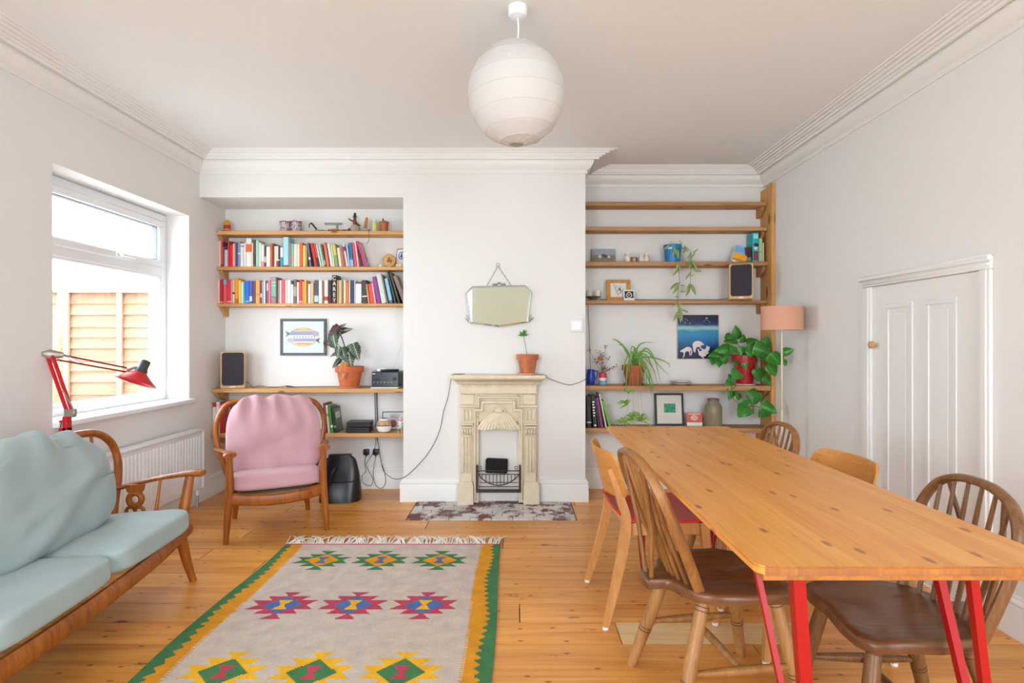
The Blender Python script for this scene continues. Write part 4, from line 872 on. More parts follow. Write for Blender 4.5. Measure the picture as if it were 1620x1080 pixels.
t = thing('landscape_print', 'thin black framed picture leaning behind the round painted pot', 'picture', (PX(622, 4.68), 4.68, z5)); t.rotation_euler = (R(-6), 0, 0)
wv = .092; b = B(); b.box(-wv, wv, 0, .012, 0, .006, .001).box(-wv, wv, 0, .012, .142, .148, .001).box(-wv, -wv+.006, 0, .012, 0, .148, .001).box(wv-.006, wv, 0, .012, 0, .148, .001); b.build('frame', M_black, t)
B().box(-wv+.003, wv-.003, .003, .008, .003, .145).build('print', mat('grey_green_print', '#cfd6d0', .6), t, smooth=False)
B().box(-.03, .045, .001, .004, .02, .128).build('picture_field', mat('mauve_wash', '#b9b0b4', .6, var=.15, vscale=20), t, smooth=False)
B().sphere((-.002, .001, .05), .03, 14, 8, sc=(1, .05, 1)).build('red_shape', mat('dusky_red', '#8a4550', .6), t)
B().tube(smooth_path([(-.02, .001, .1), (0, .001, .108), (.02, .001, .098), (.035, .001, .104)], 4), .002, 5).build('branch_mark', mat('brown_mark', '#7a6064', .6), t)
t = thing('ceramic_animal', 'small floral ceramic animal standing at the chimney end of the lowest shelf', 'figurine', (PX(633.5, 4.53), 4.53, z5))
b = B(); b.sphere((0, 0, .062), .030, 14, 10, sc=(.8, 1, 1.25)); b.build('body', mat('floral_glaze', '#e8ece4', .4, var=.15, vscale=60), t)
B().sphere((.004, -.008, .108), .018, 12, 8).build('head', mat('pink_glaze', '#e3b4b4', .4), t)
b = B()
for k in range(9): a = k*2.1; b.sphere((.023*math.cos(a), -.024+.004*math.sin(a*2), .05+.03*math.sin(a*1.3)), .007, 8, 5, mi=k % 2)
b.build('flower_spots', [mat('spot_green', '#4a9a74', .5), mat('spot_peach', '#e0906c', .5)], t)
for (x, y) in ((-.014, -.014), (.014, -.014), (-.012, .014), (.012, .014)): B().lathe([(.006,0),(.008,.03)], (x, y, 0), 10).build('leg', mat('peach_glaze', '#e9b88c', .4), t)
# sockets and leads
sk = thing('wall_socket', 'white double wall socket under the lowest left shelf', 'socket', (PX(588, YB), YB, PZ(713, YB)))
B().box(PX(574.5, YB), PX(603.5, YB), YB-.012, YB-.0005, PZ(721, YB), PZ(705, YB), .003).build('plate', M_upvc, sk, world=True)
for x in (580, 596.5): B().box(PX(x-2, YB), PX(x+2, YB), YB-.0135, YB-.011, PZ(708.5, YB), PZ(706.5, YB), .0005).build('switch', M_trim, sk, world=True)
def cable(name, label, pts, r=.0022, m=M_cable, grp='black leads'):
    o = B().tube(smooth_path(pts, 8), r, 6).build(name, m); return tag(o, label, 'cable', grp)
for x, lab in ((580.5, 'black plug in the window side of the double socket'), (595.5, 'black plug in the chimney side of the double socket')):
    t = thing('mains_plug', lab, 'plug', P(x, 714, YB-.013), group='mains plugs')
    B().box(-.023, .023, -.036, 0, -.024, .024, .007, seg=2).build('plug_body', M_black, t); B().tube([(0, -.022, -.02), (0, -.024, -.036)], .006, 8).build('strain_relief', M_black, t)
yq = YB-.035
cable('power_lead', 'black lead looping from the window-side plug to the floor', [P(579, 718, yq), P(577, 733, yq), P(579, 745, yq), P(573, 752, yq), P(574, 763, yq), P(586, 768, yq), P(590, 758, yq), P(582, 742, yq), P(580, 733, yq), P(589, 718, yq), P(594, 704, yq), P(594, 692, 4.66)])
cable('power_lead', 'black lead looping from the chimney-side plug to the skirting', [P(595, 719, yq), P(592, 735, yq), P(590.5, 752, yq), P(595, 768, yq), P(604, 772, yq), P(610, 763, yq), P(608, 745, yq), P(603, 730, yq), P(599, 705, yq), P(596, 692, 4.66)])
cable('power_lead', 'black lead running from the sockets across the chimney to the mantelpiece', [P(597, 692, 4.67), P(601, 718, 4.66), P(606, 742, 4.64), P(614, 752, 4.5), P(626, 757.5, 4.36), P(640, 754.5, YC-.008), P(651, 746, YC-.008), P(662, 735, YC-.008), P(675, 720, YC-.008), P(688, 699, YC-.008), P(697, 676, YC-.008), P(702, 650, YC-.008), P(709, 627, YC-.008), P(713.5, 600, 4.25), P(716, 592.3, 4.23), P(735, 591.2, 4.27)], .0024)
cable('power_lead', 'black lead drooping from the mantelpiece to the right alcove shelf', [P(845, 592, 4.25), P(862, 593, 4.24), P(866, 597.5, 4.27), P(880, 603, YC-.008), P(900, 608.5, YC-.008), P(915, 605, YC-.008), P(927, 599, 4.33), P(934, 590, 4.5), P(933, 560, 4.66), P(932, 520, 4.69), P(930.5, 490, 4.69), P(933, 477, 4.64), P(940, 473, 4.62), P(960, 473.6, 4.66), P(1000, 473.8, 4.69), P(1100, 473.8, 4.69), P(1140, 473.5, 4.66), P(1156, 470, 4.64)], .0022)
cable('speaker_lead', 'black speaker lead running along the deep shelf behind the plant pot', [P(349, 606, 4.60)+Vector((0,0,0)), P(344, 601, 4.62), P(346, 588, 4.64), P(350, 572, 4.66)], .0018)
zs = .8425+.003
cable('speaker_lead', 'black speaker lead lying tangled along the deep shelf', [(PX(389, 4.62), 4.62, zs+.04), (PX(394, 4.6), 4.60, zs+.03), (PX(400, 4.58), 4.58, zs+.004), (PX(412, 4.6), 4.60, zs+.012), (PX(425, 4.62), 4.62, zs), (PX(440, 4.62), 4.62, zs), (PX(452, 4.6), 4.60, zs+.012), (PX(464, 4.61), 4.61, zs+.004), (PX(452, 4.62), 4.62, zs+.008), (PX(462, 4.63), 4.63, zs), (PX(500, 4.68), 4.68, zs), (PX(560, 4.70), 4.70, zs), (PX(588, 4.70), 4.70, zs)], .002)
for k, x in enumerate((593, 596)):
    cable('hifi_lead', ('thin' if k == 0 else 'thicker')+' black lead dropping behind the deep shelf to the lowest shelf', [P(x, 609, 4.705), P(x+.3, 640, 4.703), P(x+1, 665, 4.703), P(x+.5, 676, 4.70)], .003+.002*k)
# leather bag on the floor
bag = thing('leather_bag', 'black leather doctor-style bag on the floor behind the armchair', 'bag', (PX(538, 4.36), 4.36, 0), R(6))
w2 = .155
def bagf(u, v):
    a = 2*math.pi*u; hgt = .345
    tx = w2*(1-.20*v**2.0); ty = .095*(1-.72*v**1.5)
    e = 3.2
    cx_, sx_ = math.cos(a), math.sin(a)
    k = (abs(cx_)**e+abs(sx_)**e)**(-1/e)
    dent = 1+.03*math.sin(3*a+v*4)
    z = hgt*v-.045*max(0, v-.55)/.45*abs(cx_*k)**3
    return (tx*cx_*k*dent, ty*sx_*k*dent, .002+z)
b = B(); b.grid(bagf, 40, 14, wrap_u=True); n = len(b.v); b.f.append(tuple(range(40))); b.mi.append(0); b.f.append(tuple(range(n-40, n))); b.mi.append(0)
b.build('body', mat('black_leather', '#17181b', .28, bump=.08, bscale=60), bag)
M_lea = MATS['black_leather']
B().box(-.085, .085, -.026, .030, .332, .352, .008, seg=2).build('top_frame', M_lea, bag)
B().tube(smooth_path([(-.03, -.075, .25), (-.018, -.095, .265), (-.04, -.112, .22), (-.055, -.112, .16), (-.085, -.104, .12), (-.12, -.1, .13)], 6), .010, 8).build('handle', M_lea, bag)
B().tube([(-.14, -.086, .16), (0, -.094, .155), (.145, -.084, .16)], .003, 6).build('seam', M_lea, bag)
B().lathe([(.012,0),(.012,.006),(.0005,.007)], seg=14, M=Matrix.Translation((-.022, -.088, .262)) @ Matrix.Rotation(R(90), 4, 'X')).build('buckle', M_black, bag)

# ================================================================ RIGHT ALCOVE
SX1 = 2.024
up = thing('shelf_upright', 'tall knotty pine board fixed to the wall at the shelf ends', 'upright', (2.04, 4.6, 0))
B().box(2.026, XR-.001, 4.50, 4.598, .0, 2.47, .003).build('plank', W_upright, up, world=True); B().box(2.030, XR-.001, 4.601, YB-.002, .0, 2.455, .003).build('plank', W_upright, up, world=True)
SR = [(4.57, 2.337, .032, 'highest empty reclaimed shelf in the right alcove'), (4.565, 2.134, .030, 'second empty reclaimed shelf from the top in the right alcove'), (4.55, 1.855, .034, 'reclaimed shelf holding the blue pot in the right alcove'), (4.555, 1.545, .026, 'reclaimed shelf holding the candles and the speaker in the right alcove'), (4.50, .865, .040, 'thick reclaimed shelf holding the spider plant and pothos'), (4.50, .53, .040, 'lowest reclaimed shelf in the right alcove behind the table')]
for yf, z, th, lab in SR: shelf('alcove_shelf', lab, CX1, SX1, yf, z, th, W_shelf_r, 'r')
z3, z4, z5r, z6 = 1.855, 1.545, .865, .53
# photo print
t = thing('photo_print', 'unframed landscape photograph propped beside the chimney on the right shelf', 'photo', (PX(955, 4.66), 4.66, z3)); t.rotation_euler = (R(-9), 0, 0)
B().box(-.098, .098, 0, .003, 0, .122).build('card', mat('photo_sky', '#9aa0a6', .4, var=.1, vscale=12), t, smooth=False)
B().box(-.0975, .0975, -.0006, .001, .0005, .072).build('field_print', mat('photo_field', '#857868', .5, var=.25, vscale=40), t, smooth=False)
b = B()
for (x, zz, r_, mi) in ((-.03, .058, .013, 0), (0, .068, .013, 1), (.014, .06, .016, 1), (.044, .056, .011, 0)): b.sphere((x, -.001, zz), r_, 10, 6, mi=mi, sc=(1, .06, 1))
b.build('people_print', [mat('photo_pale', '#d9cfc4', .5), mat('photo_dark', '#4a4658', .5)], t)
# china ornaments
M_china = mat('painted_china', '#ded2c2', .35, var=.25, vscale=50)
for (x, w, h, lab, hd) in ((992.5, .026, .068, 'china jug with flared rim beside the photograph', True), (1015, .024, .062, 'china mug between the jug and the teapot on the right shelf', False), (1023, .022, .070, 'china teapot with spout nearest the blue pot', True)):
    t = lathe_thing('china_ornament', lab, 'ornament', x, 0, 4.60, z3, [('body', [(w*.75,0),(w*.95,h*.15),(w,h*.4),(w*.7,h*.7),(w*.95,h),(w*.85,h),(w*.6,h*.7),(.0005,h*.66)], M_china)], 'small china ornaments')
    if hd: B().tube(smooth_path([(w*.8, 0, h*.75), (w*1.6, 0, h*.85), (w*1.5, 0, h*.4), (w*.9, 0, h*.25)], 4), .0035, 7).build('handle', M_china, t)
    else: B().lathe([(w*.5, h), (w*.3, h*1.12), (.0005, h*1.14)], seg=14).build('lid', M_china, t)
t = thing('wooden_bench_toy', 'tiny brown bench with a pink figure between the china pieces', 'ornament', (PX(1003, 4.60), 4.60, z3))
B().box(-.026, .026, -.012, .012, .033, .039, .001).build('seat', mat('dark_brown_wood', '#6b4a38', .7), t)
for x in (-.02, .02): B().box(x-.004, x+.004, -.01, .01, .0005, .033).build('leg', MATS['dark_brown_wood'], t, smooth=False)
B().lathe([(.008,0),(.009,.02),(.006,.032),(.0005,.034)], (0, -.02, .0005), 12).build('figure', mat('pink_clay', '#d9a892', .6), t)
# blue pot with trailing hoya
cb = (PX(1064, 4.60), 4.60, z3)
t = thing('trailing_plant', 'bright blue pot with long pale trailing stems over the shelf edge', 'plant', cb)
zt = pot(t, cb, .074, .138, m=mat('bright_blue_pot', '#127bb5', .4), rim=False, saucer=False)
B().box(cb[0]-.062, cb[0]-.025, cb[1]-.079, cb[1]-.074, z3+.095, z3+.112, .001, M=None).build('price_tag', mat('pale_tag', '#bcd3d8', .5), t, world=True)
yh = 4.535
V1 = [(1072, 395, 4.57), (1076, 402, yh), (1074, 415, 4.53), (1074, 432, 4.53), (1075, 444, 4.53), (1073, 458, 4.53), (1072, 474, 4.53), (1072, 487, 4.53), (1076, 499, 4.53)]
V2 = [(1080, 393, 4.57), (1088, 392, yh), (1094, 403, 4.53), (1094, 414, 4.53), (1093, 430, 4.53), (1092, 448, 4.53)]
V3 = [(1066, 393, 4.57), (1062, 388, 4.55), (1072, 386, 4.54)]
for V in (V1, V2, V3): B().tube(smooth_path([P(*v) for v in V], 5), .0022, 6).build('vine', M_stem, t, world=True)
HL = [(1060,386,1052,394),(1060,386,1054,390),(1066,390,1070,402),(1068,392,1064,404),(1072,394,1073,408),(1076,390,1086,396),(1082,388,1088,398),(1086,392,1080,402),(1096,401,1104,394),(1094,398,1088,408),(1094,404,1089,415),(1094,407,1100,400),(1094,412,1088,420),(1095,412,1102,418),(1095,413,1102,424),(1093,416,1090,426),(1095,425,1109,429),(1095,426,1105,430),(1074,414,1070,428),(1075,418,1074,432),(1073,425,1065,435),(1092,431,1085,441),(1093,437,1098,434),(1076,446,1073,450),(1073,447,1061,457),(1074,450,1065,464),(1075,451,1083,452),(1075,462,1084,461),(1092,449,1086,467),(1092,449,1100,465),(1093,449,1099,459),(1092,448,1087,456),(1075,470,1068,469),(1072,479,1064,484),(1072,479,1080,482),(1078,490,1089,494),(1074,488,1074,502),(1076,490,1079,505),(1072,492,1066,507),(1075,496,1077,509),(1072,482,1078,492),(1064,384,1060,382),(1077,384,1075,380),(1074,386,1080,384)]
for (x0, y0, x1, y1) in HL:
    a_, b_ = P(x0, y0, 4.53), P(x1, y1, 4.52+rng.uniform(-.02, .01)); leaf(t, a_, b_-a_, (b_-a_).length*1.1, 'lance', M_hoya, .45, .68)
# books at the end of the right shelf
t = thing('book', 'paperback with sky and golden field cover leaning face out on the right shelf', 'book', (PX(1156.5, 4.57), 4.57, z3), group='books in the right alcove'); t.rotation_euler = (R(-8), R(18), R(-4))
B().box(0, .112, 0, .014, .001, .150).build('cover', mat('cover_skyblue', '#79aede', .4, var=.2, vscale=14), t, smooth=False)
B().box(.001, .111, -.0006, .002, .001, .058).build('cover_print', mat('cover_ochre', '#b58a52', .5, var=.2, vscale=30), t, smooth=False); B().box(.004, .108, -.001, .002, .042, .088).build('field_print', mat('cover_gold', '#f0a713', .5, var=.1, vscale=20), t, smooth=False); B().box(-.002, .0, 0, .014, .001, .150).build('spine', mat('paper_cream', '#efe6d8', .5), t, smooth=False)
B().box(.006, .05, -.0014, .002, .008, .02).build('label_print', mat('print_f4efe6', '#f4efe6', .5), t, smooth=False)
for (x0, x1, yt, dep, c, lab, bd) in ((1179, 1189, 391, .10, '#38161f', 'dark maroon book half hidden behind the leaning paperback', (.05, .3, '#6b8a6a')), (1191, 1200.5, 368, .125, '#1fb0b8', 'tall turquoise book with a printed figure on its spine', None), (1201, 1206.6, 377, .12, '#a3c79a', 'pale green book beside the tall turquoise one', (.4, .44, '#7a9a74')), (1207, 1209, 384, .12, '#d8d2a8', 'thin cream book at the upright end of the right shelf', (.4, .44, '#b0a878'))):
    spec = (x0, x1, yt, 0, c, '')+((bd,) if bd else ())
    t, w, h, cvo = book(z3, 4.572, spec, lab, 'books in the right alcove', dep)
    if c == '#1fb0b8':
        B().box(w*.1, w*.9, -.0008, .001, h*.05, h*.36).build('figure_print', mat('figure_maroon', '#8a3340', .5), cvo, smooth=False); B().sphere((w*.5, -.0004, h*.50), w*.3, 12, 8, sc=(1, .03, 1.5)).build('face_print', mat('figure_face', '#e4d6c8', .5), cvo); B().sphere((w*.55, -.0006, h*.58), w*.42, 12, 8, sc=(1, .03, .8)).build('hair_print', mat('figure_hair', '#2c2028', .5), cvo); B().box(w*.1, w*.9, -.0008, .001, h*.8, h*.95).build('title_print', mat('pale_aqua', '#9fe0e0', .5), cvo, smooth=False)
# candles on dish
t = lathe_thing('candle_dish', 'round grey pewter dish holding two candles beside the chimney', 'dish', 938.5, 0, 4.63, z4, [('dish', [(.026,0),(.03,.004),(.02,.016),(.05,.026),(.066,.034),(.064,.036),(.04,.030),(.0005,.028)], mat('pewter', '#8f8676', .4, metal=.5))])
for x, r_, lab in ((932.5, .019, 'short cream candle in the pewter dish nearest the chimney'), (945.5, .022, 'short cream candle in the pewter dish nearest the wooden frame')):
    cd = lathe_thing('candle', lab, 'candle', x, 0, 4.63, z4+.031, [('wax', [(r_,0),(r_,.052),(r_*.8,.050),(.0005,.049)], mat('cream_wax', '#ecdcc4', .5, sub=.2))], 'candles in the dish'); B().tube([(0,0,.049),(.001,0,.058)], .001, 5).build('wick', M_black, cd)
# wooden frame with drawing
t = thing('wood_framed_drawing', 'honey wood frame with an ink drawing on the right shelf', 'picture', (PX(979, 4.62), 4.62, z4)); t.rotation_euler = (R(-7), 0, 0)
W_frm = wood('frame_oak', '#b5792c', '#d39a44', 'z', .5, 14)
w, h, fr_ = .097, .175, .032; b = B(); b.box(-w, w, 0, .018, 0, fr_, .003).box(-w, w, 0, .018, h-fr_*.8, h, .003).box(-w, -w+fr_, 0, .018, fr_, h-fr_*.8, .003).box(w-fr_, w, 0, .018, fr_, h-fr_*.8, .003); b.build('frame', W_frm, t)
B().box(-w+fr_-.003, w-fr_+.003, .008, .012, fr_-.003, h-fr_*.8+.003).build('paper', mat('drawing_paper', '#ddd9d2', .7), t, smooth=False)
b = B(); rr = random.Random(3)
for k in range(13):
    x, z = rr.uniform(-.035, .035), rr.uniform(.055, .12); a = R(rr.choice((40, 60, 110, 130))); l = rr.uniform(.012, .035); b.tube([(x, .0078, z), (x+l*math.cos(a), .0078, z+l*math.sin(a))], .0012, 4)
b.tube(smooth_path([(.0, .0078, .05), (-.012, .0078, .075), (.004, .0078, .098), (.018, .0078, .08), (.008, .0078, .056)], 5), .0022, 5); b.build('ink_drawing', mat('ink', '#4a4a4c', .7), t)
t = thing('instant_photo', 'little white-bordered black photo propped against the wooden frame', 'photo', (PX(995.5, 4.585), 4.585, z4)); t.rotation_euler = (R(-10), 0, R(2))
B().box(-.043, .043, 0, .002, 0, .088).build('card', mat('photo_white', '#efe8e4', .5), t, smooth=False); B().box(-.036, .036, -.0006, .001, .020, .078).build('image_print', mat('photo_black', '#221f20', .4), t, smooth=False)
b = B(); b.tube([(.020*math.sin(a)*(1-.25*math.cos(a)), -.001, .046+.021*math.cos(a)) for a in [i*math.pi/8 for i in range(16)]], .0045, 6, closed=True).sphere((0, 0, .046), .008, 10, 6, sc=(1, .1, 1.4)); b.build('drop_print', mat('photo_grey', '#d5d1cc', .5), t)
# blue jug, tin of dried flowers
t = lathe_thing('blue_jug', 'cobalt blue jug against the chimney on the thick shelf', 'jug', 934.5, 0, 4.60, z5r, [('body', [(.030,0),(.034,.01),(.036,.07),(.030,.105),(.028,.125),(.025,.125),(.026,.1),(.0005,.09)], mat('cobalt_glaze', '#1c42a8', .3))])
B().tube(smooth_path([(.028, -.005, .108), (.048, -.008, .112), (.052, -.008, .07), (.034, -.005, .045)], 5), .004, 8).build('handle', MATS['cobalt_glaze'], t)
t = lathe_thing('dried_flower_tin', 'small red white and blue tin of dried brown flowers', 'tin', 953.5, 0, 4.60, z5r, [('blue_band', [(.030,0),(.031,.002),(.031,.036)], mat('tin_blue', '#7aa5c4', .4, var=.3, vscale=40)), ('white_band', [(.031,.036),(.0312,.058)], mat('tin_white', '#e8e4e0', .4)), ('red_band', [(.0312,.058),(.031,.094),(.029,.096),(.029,.08),(.0005,.08)], mat('tin_red2', '#cf3440', .4))])
M_dry = mat('dried_flower', '#7d5c3a', .9); M_dry2 = mat('dried_bloom', '#a9702c', .9)
for k in range(20):
    x, y = 953+rng.gauss(-2, 8), rng.uniform(552, 590)
    if k == 5: x, y = 958, 549
    if k < 2: x, y = 966+k*6, 583-k*5
    e_ = P(x, y, 4.59); B().tube(smooth_path([(PX(953.5, 4.6), 4.60, z5r+.09), P((x+953)/2, (y+592)/2, 4.6), e_], 4), [.0012]*9, 5).build('dried_stem', M_dry, t, world=True)
    b = B()
    for j in range(9): b.sphere(e_+Vector((rng.uniform(-.018, .018), rng.uniform(-.01, .01), rng.uniform(-.014, .014))), rng.uniform(.002, .005), 6, 4)
    b.build('seed_head', M_dry, t, world=True)
b = B(); c0 = P(949.5, 566.5, 4.575)
for j in range(14): a = j*2.4; b.sphere(c0+Vector((.016*math.cos(a)*math.sqrt(j/14), .002*j/14, .013*math.sin(a)*math.sqrt(j/14))), .009, 7, 5)
b.build('bloom', M_dry2, t, world=True)
# spider plant
cs = (PX(1003, 4.58), 4.58, z5r)
t = thing('spider_plant', 'terracotta pot of arching green spider plant on the thick shelf', 'plant', cs)
zt = pot(t, cs, .094, .155, m=mat('dark_terracotta', '#a85a34', .8, var=.15, vscale=14), msauc=mat('brown_saucer', '#9a6a44', .8))
def blade(parent, pts, w, m=M_spider, name='leaf'):
    pts = smooth_path(pts, 5); n = len(pts); b = B(); vs = []
    for i, p in enumerate(pts):
        u = i/(n-1); d_ = (pts[min(i+1, n-1)]-pts[max(i-1, 0)]).normalized(); s_ = d_.cross(Vector((.15, -1, .35))).normalized(); ww = w*(1-.92*u**2.2)*(.55+.45*min(1, u*4)); up_ = s_.cross(d_)
        vs += [p-s_*ww, p+up_*ww*.35, p+s_*ww, p-up_*ww*.12]
    fs = []
    for i in range(n-1):
        for k in range(4): fs.append((i*4+k, i*4+(k+1) % 4, i*4+4+(k+1) % 4, i*4+4+k))
    fs.append((0,3,2,1)); b.add(vs, fs); return b.build(name, m, parent, world=True, ang=80)
top = Vector((cs[0], cs[1], zt))
SP = [[(990,552),(975,538),(967,537)],[(993,560),(985,547),(977,545)],[(1006,556),(1015,543),(1038,541)],[(1012,562),(1023,551),(1036,569),(1046,610)],[(1010,560),(1024,556),(1040,575),(1060,596)],[(1008,566),(1020,560),(1032,580),(1042,612)],[(1005,566),(1012,570),(1018,600),(1022,619)],[(1000,562),(993,580),(991,605),(990,617)],[(998,560),(988,575),(986,610)],[(1008,562),(1016,575),(1026,600),(1031,628)],[(1012,570),(1024,582),(1032,605),(1033,623)],[(1015,566),(1035,566),(1056,574),(1060,582)],[(1012,568),(1020,585),(1030,610),(1030,625)],[(1002,560),(998,570),(1001,585)],[(1004,558),(1010,568),(1012,590)],[(1006,560),(1022,568),(1038,590)],[(1000,556),(997,570),(994,590)],[(1006,562),(1016,572),(1022,590),(1024,612)],[(1008,558),(1000,548),(997,562)],[(1010,562),(1014,556),(1018,575)],[(1004,560),(1003,551),(1011,560)],[(1010,566),(1022,578),(1028,600),(1026,614)]]
for k, pl in enumerate(SP):
    n_ = len(pl); pts = [top+Vector((rng.uniform(-.02, .02), rng.uniform(-.03, .0), -.004))]+[P(x, y, 4.54-.05*(i+1)/n_-rng.uniform(0, .02)) for i, (x, y) in enumerate(pl)]
    blade(t, pts, .0085)
# spider babies hanging on runners below the shelf
for (x, lab) in ((1001, 1), (1009, 2), (1014, 3)):
    B().tube(smooth_path([top+Vector((.0, -.02, 0)), P(x, 585, 4.47), P(x, 612, 4.46), P(x+1, 640, 4.46), P(x+(2 if lab < 3 else 6), 660, 4.46)], 5), .0012, 5).build('runner', mat('pale_runner', '#b9a372', .6), t, world=True)
B().tube(smooth_path([top+Vector((-.01, -.02, 0)), P(997, 600, 4.47), P(994, 625, 4.46), P(993, 650, 4.46)], 5), .0012, 5).build('runner', MATS['pale_runner'], t, world=True)
for (cx_, cy_, nb, L_) in ((993, 640, 14, 22), (994, 622, 6, 16), (1000, 664, 22, 26), (1014, 666, 20, 26), (985, 668, 10, 20)):
    for k in range(nb):
        a = R(rng.uniform(-25, 205)); l = L_*rng.uniform(.5, 1); c0 = (cx_, cy_)
        blade(t, [P(cx_, cy_, 4.45), P(cx_+l*.5*math.cos(a), cy_-l*.55*math.sin(a), 4.44+rng.uniform(-.04, .04)), P(cx_+l*math.cos(a), cy_-l*.6*math.sin(a)+l*.28, 4.43+rng.uniform(-.05, .05))], .0048, mat('spider_leaf_young', '#7fae46', .45, var=.2, vscale=12), 'plantlet_leaf')
# plates
for k, (r_, lab) in enumerate(((.088, 'lower pale plate under another on the thick right shelf'), (.086, 'upper pale plate stacked between spider plant and painting'))):
    o = B().lathe([(r_*.55,0),(r_*.6,.003),(r_,.015),(r_,.018),(r_*.62,.007),(.0005,.006)], seg=30).build('side_plate', mat('pale_plate', '#e3d3c4', .35)); tag(o, lab, 'plate', 'stacked side plates'); o.location = (PX(1077.5, 4.60), 4.60, z5r+.0005+k*.0135)
# painting
pa = thing('sea_painting', 'unframed canvas of three white cats under a deep blue night sea', 'painting', (PX(1104, YB), YB, PZ(567, YB)))
yp2 = YB-.028
m, nt, bs = _nodes('painting_gradient'); N = nt.nodes; L = nt.links
tcn = N.new('ShaderNodeTexCoord'); sp_ = N.new('ShaderNodeSeparateXYZ'); L.new(tcn.outputs['Generated'], sp_.inputs[0])
nz = N.new('ShaderNodeTexNoise'); nz.inputs['Scale'].default_value = 5; nz.inputs['Detail'].default_value = 6
mpn = N.new('ShaderNodeMapping'); mpn.inputs['Scale'].default_value = (.8, 1, 4); L.new(tcn.outputs['Generated'], mpn.inputs[0]); L.new(mpn.outputs[0], nz.inputs['Vector'])
ad = N.new('ShaderNodeMath'); ad.operation = 'MULTIPLY_ADD'; ad.inputs[1].default_value = .09; L.new(nz.outputs['Fac'], ad.inputs[0]); L.new(sp_.outputs['Z'], ad.inputs[2])
rp = N.new('ShaderNodeValToRGB'); els = rp.color_ramp.elements; els[0].position = .05; els[0].color = hx('#1a1430'); els[1].position = 1.0; els[1].color = hx('#10143a')
for p_, c_ in ((.25, '#12305c'), (.42, '#1763a0'), (.58, '#2489bd'), (.68, '#2a92a8'), (.735, '#9fc4cf'), (.77, '#8fb8c4'), (.82, '#1d4a76'), (.90, '#141a44')): e_ = els.new(p_); e_.color = hx(c_)
L.new(ad.outputs[0], rp.inputs[0]); L.new(rp.outputs[0], bs.inputs['Base Color']); bs.inputs['Roughness'].default_value = .35
B().box(PX(1072, yp2), PX(1137, yp2), yp2+.002, YB-.001, PZ(567.5, yp2), PZ(497.8, yp2), .001).build('canvas', mat('canvas_edge', '#d9d2c8', .7), pa, world=True)
B().box(PX(1072.3, yp2), PX(1136.7, yp2), yp2, yp2+.003, PZ(567.2, yp2), PZ(498.1, yp2)).build('painted_surface', m, pa, smooth=False, world=True)
def z4p(pts): return [(1060+x*90/1144, 490+y*85/1080) for x, y in pts]
CATS = [[(200,825),(235,805),(290,770),(340,742),(400,748),(440,790),(448,850),(430,915),(415,910),(428,830),(412,800),(405,860),(408,915),(394,918),(385,850),(365,830),(320,835),(300,870),(290,920),(270,965),(255,960),(275,900),(268,860),(240,840),(215,852)],
        [(450,690),(480,650),(530,622),(590,625),(650,655),(655,680),(690,682),(680,700),(640,715),(612,710),(620,755),(648,800),(625,800),(595,755),(580,740),(540,748),(518,780),(510,850),(490,856),(470,820),(462,760)],
        [(550,785),(570,780),(590,830),(630,825),(648,800),(640,778),(672,785),(690,800),(725,765),(738,712),(765,740),(802,738),(785,810),(760,850),(790,865),(740,895),(710,935),(660,940),(692,975),(672,978),(610,925),(580,900),(570,850)]]
for k, c_ in enumerate(CATS): flat(pa, 'white_cat', z4p(c_), '#e9dcd6', d=yp2-.001, t_=.0015)
b = B()
for (x, y, r_) in ((735, 165, .006), (690, 225, .003), (720, 200, .003), (760, 210, .003), (800, 245, .003), (320, 185, .003), (300, 250, .004), (400, 270, .003), (350, 210, .003), (250, 215, .003)):
    p = P(*z4p([(x, y)])[0], yp2-.0005); b.sphere(p, r_, 8, 5, sc=(1.6, .1, .8))
b.build('star_dabs', mat('pale_blue_paint', '#b9d6e2', .5), pa, world=True)
# pothos in red pot
cp_ = (PX(1177.5, 4.60), 4.60, z5r)
t = thing('potted_pothos', 'red pot of large glossy heart-leaved pothos trailing over the shelf', 'plant', cp_)
zt = pot(t, cp_, .096, .235, m=mat('red_glaze_pot', '#b3141f', .35), msauc=M_white)
def c4(x, y): return (1110+x/6, 500+y/6)
PO = [((330,205),(322,85),.62),((285,190),(218,212),.75),((320,230),(210,240),.6),((385,245),(400,170),.62),((265,315),(120,330),.62),((240,340),(60,385),.5),((120,405),(98,465),.8),((170,405),(165,485),.75),((200,430),(255,375),.8),((400,320),(400,415),1.0),((440,260),(550,232),.7),((600,290),(625,185),.8),((510,300),(665,365),.7),((570,330),(640,440),.8),((660,370),(760,460),.75),((775,345),(880,315),.65),((780,420),(805,475),.6),((640,470),(705,570),.9),((310,430),(330,475),.9),((405,450),(420,505),.9),((345,530),(290,600),1.0),((530,510),(545,625),.85),((590,580),(660,650),.85),((290,570),(255,615),.9),((285,630),(230,690),.95),((285,690),(260,795),.65),((345,735),(340,800),1.0),((440,695),(510,755),.9),((500,735),(480,850),1.0),((380,815),(425,890),.95),((430,870),(345,958),.85),((580,845),(720,920),.6),((610,880),(540,960),.95),((480,270),(540,330),.9),((350,300),(380,370),.9),((450,300),(470,390),.9),((300,290),(280,350),.8)]
for (a_, b_, w) in PO:
    d0 = 4.49+rng.uniform(-.03, .03) if a_[1] > 420 else 4.56+rng.uniform(-.08, .06)
    rp_ = c4(max(a_[0], b_[0]), 0)[0]; d0 = min(d0, 900*1.99/(rp_-815)-.02)
    A_, B_ = P(*c4(*a_), d0), P(*c4(*b_), d0-rng.uniform(0, .04)); leaf(t, A_, B_-A_, (B_-A_).length, 'heart', M_leaf, .5, w/.75)
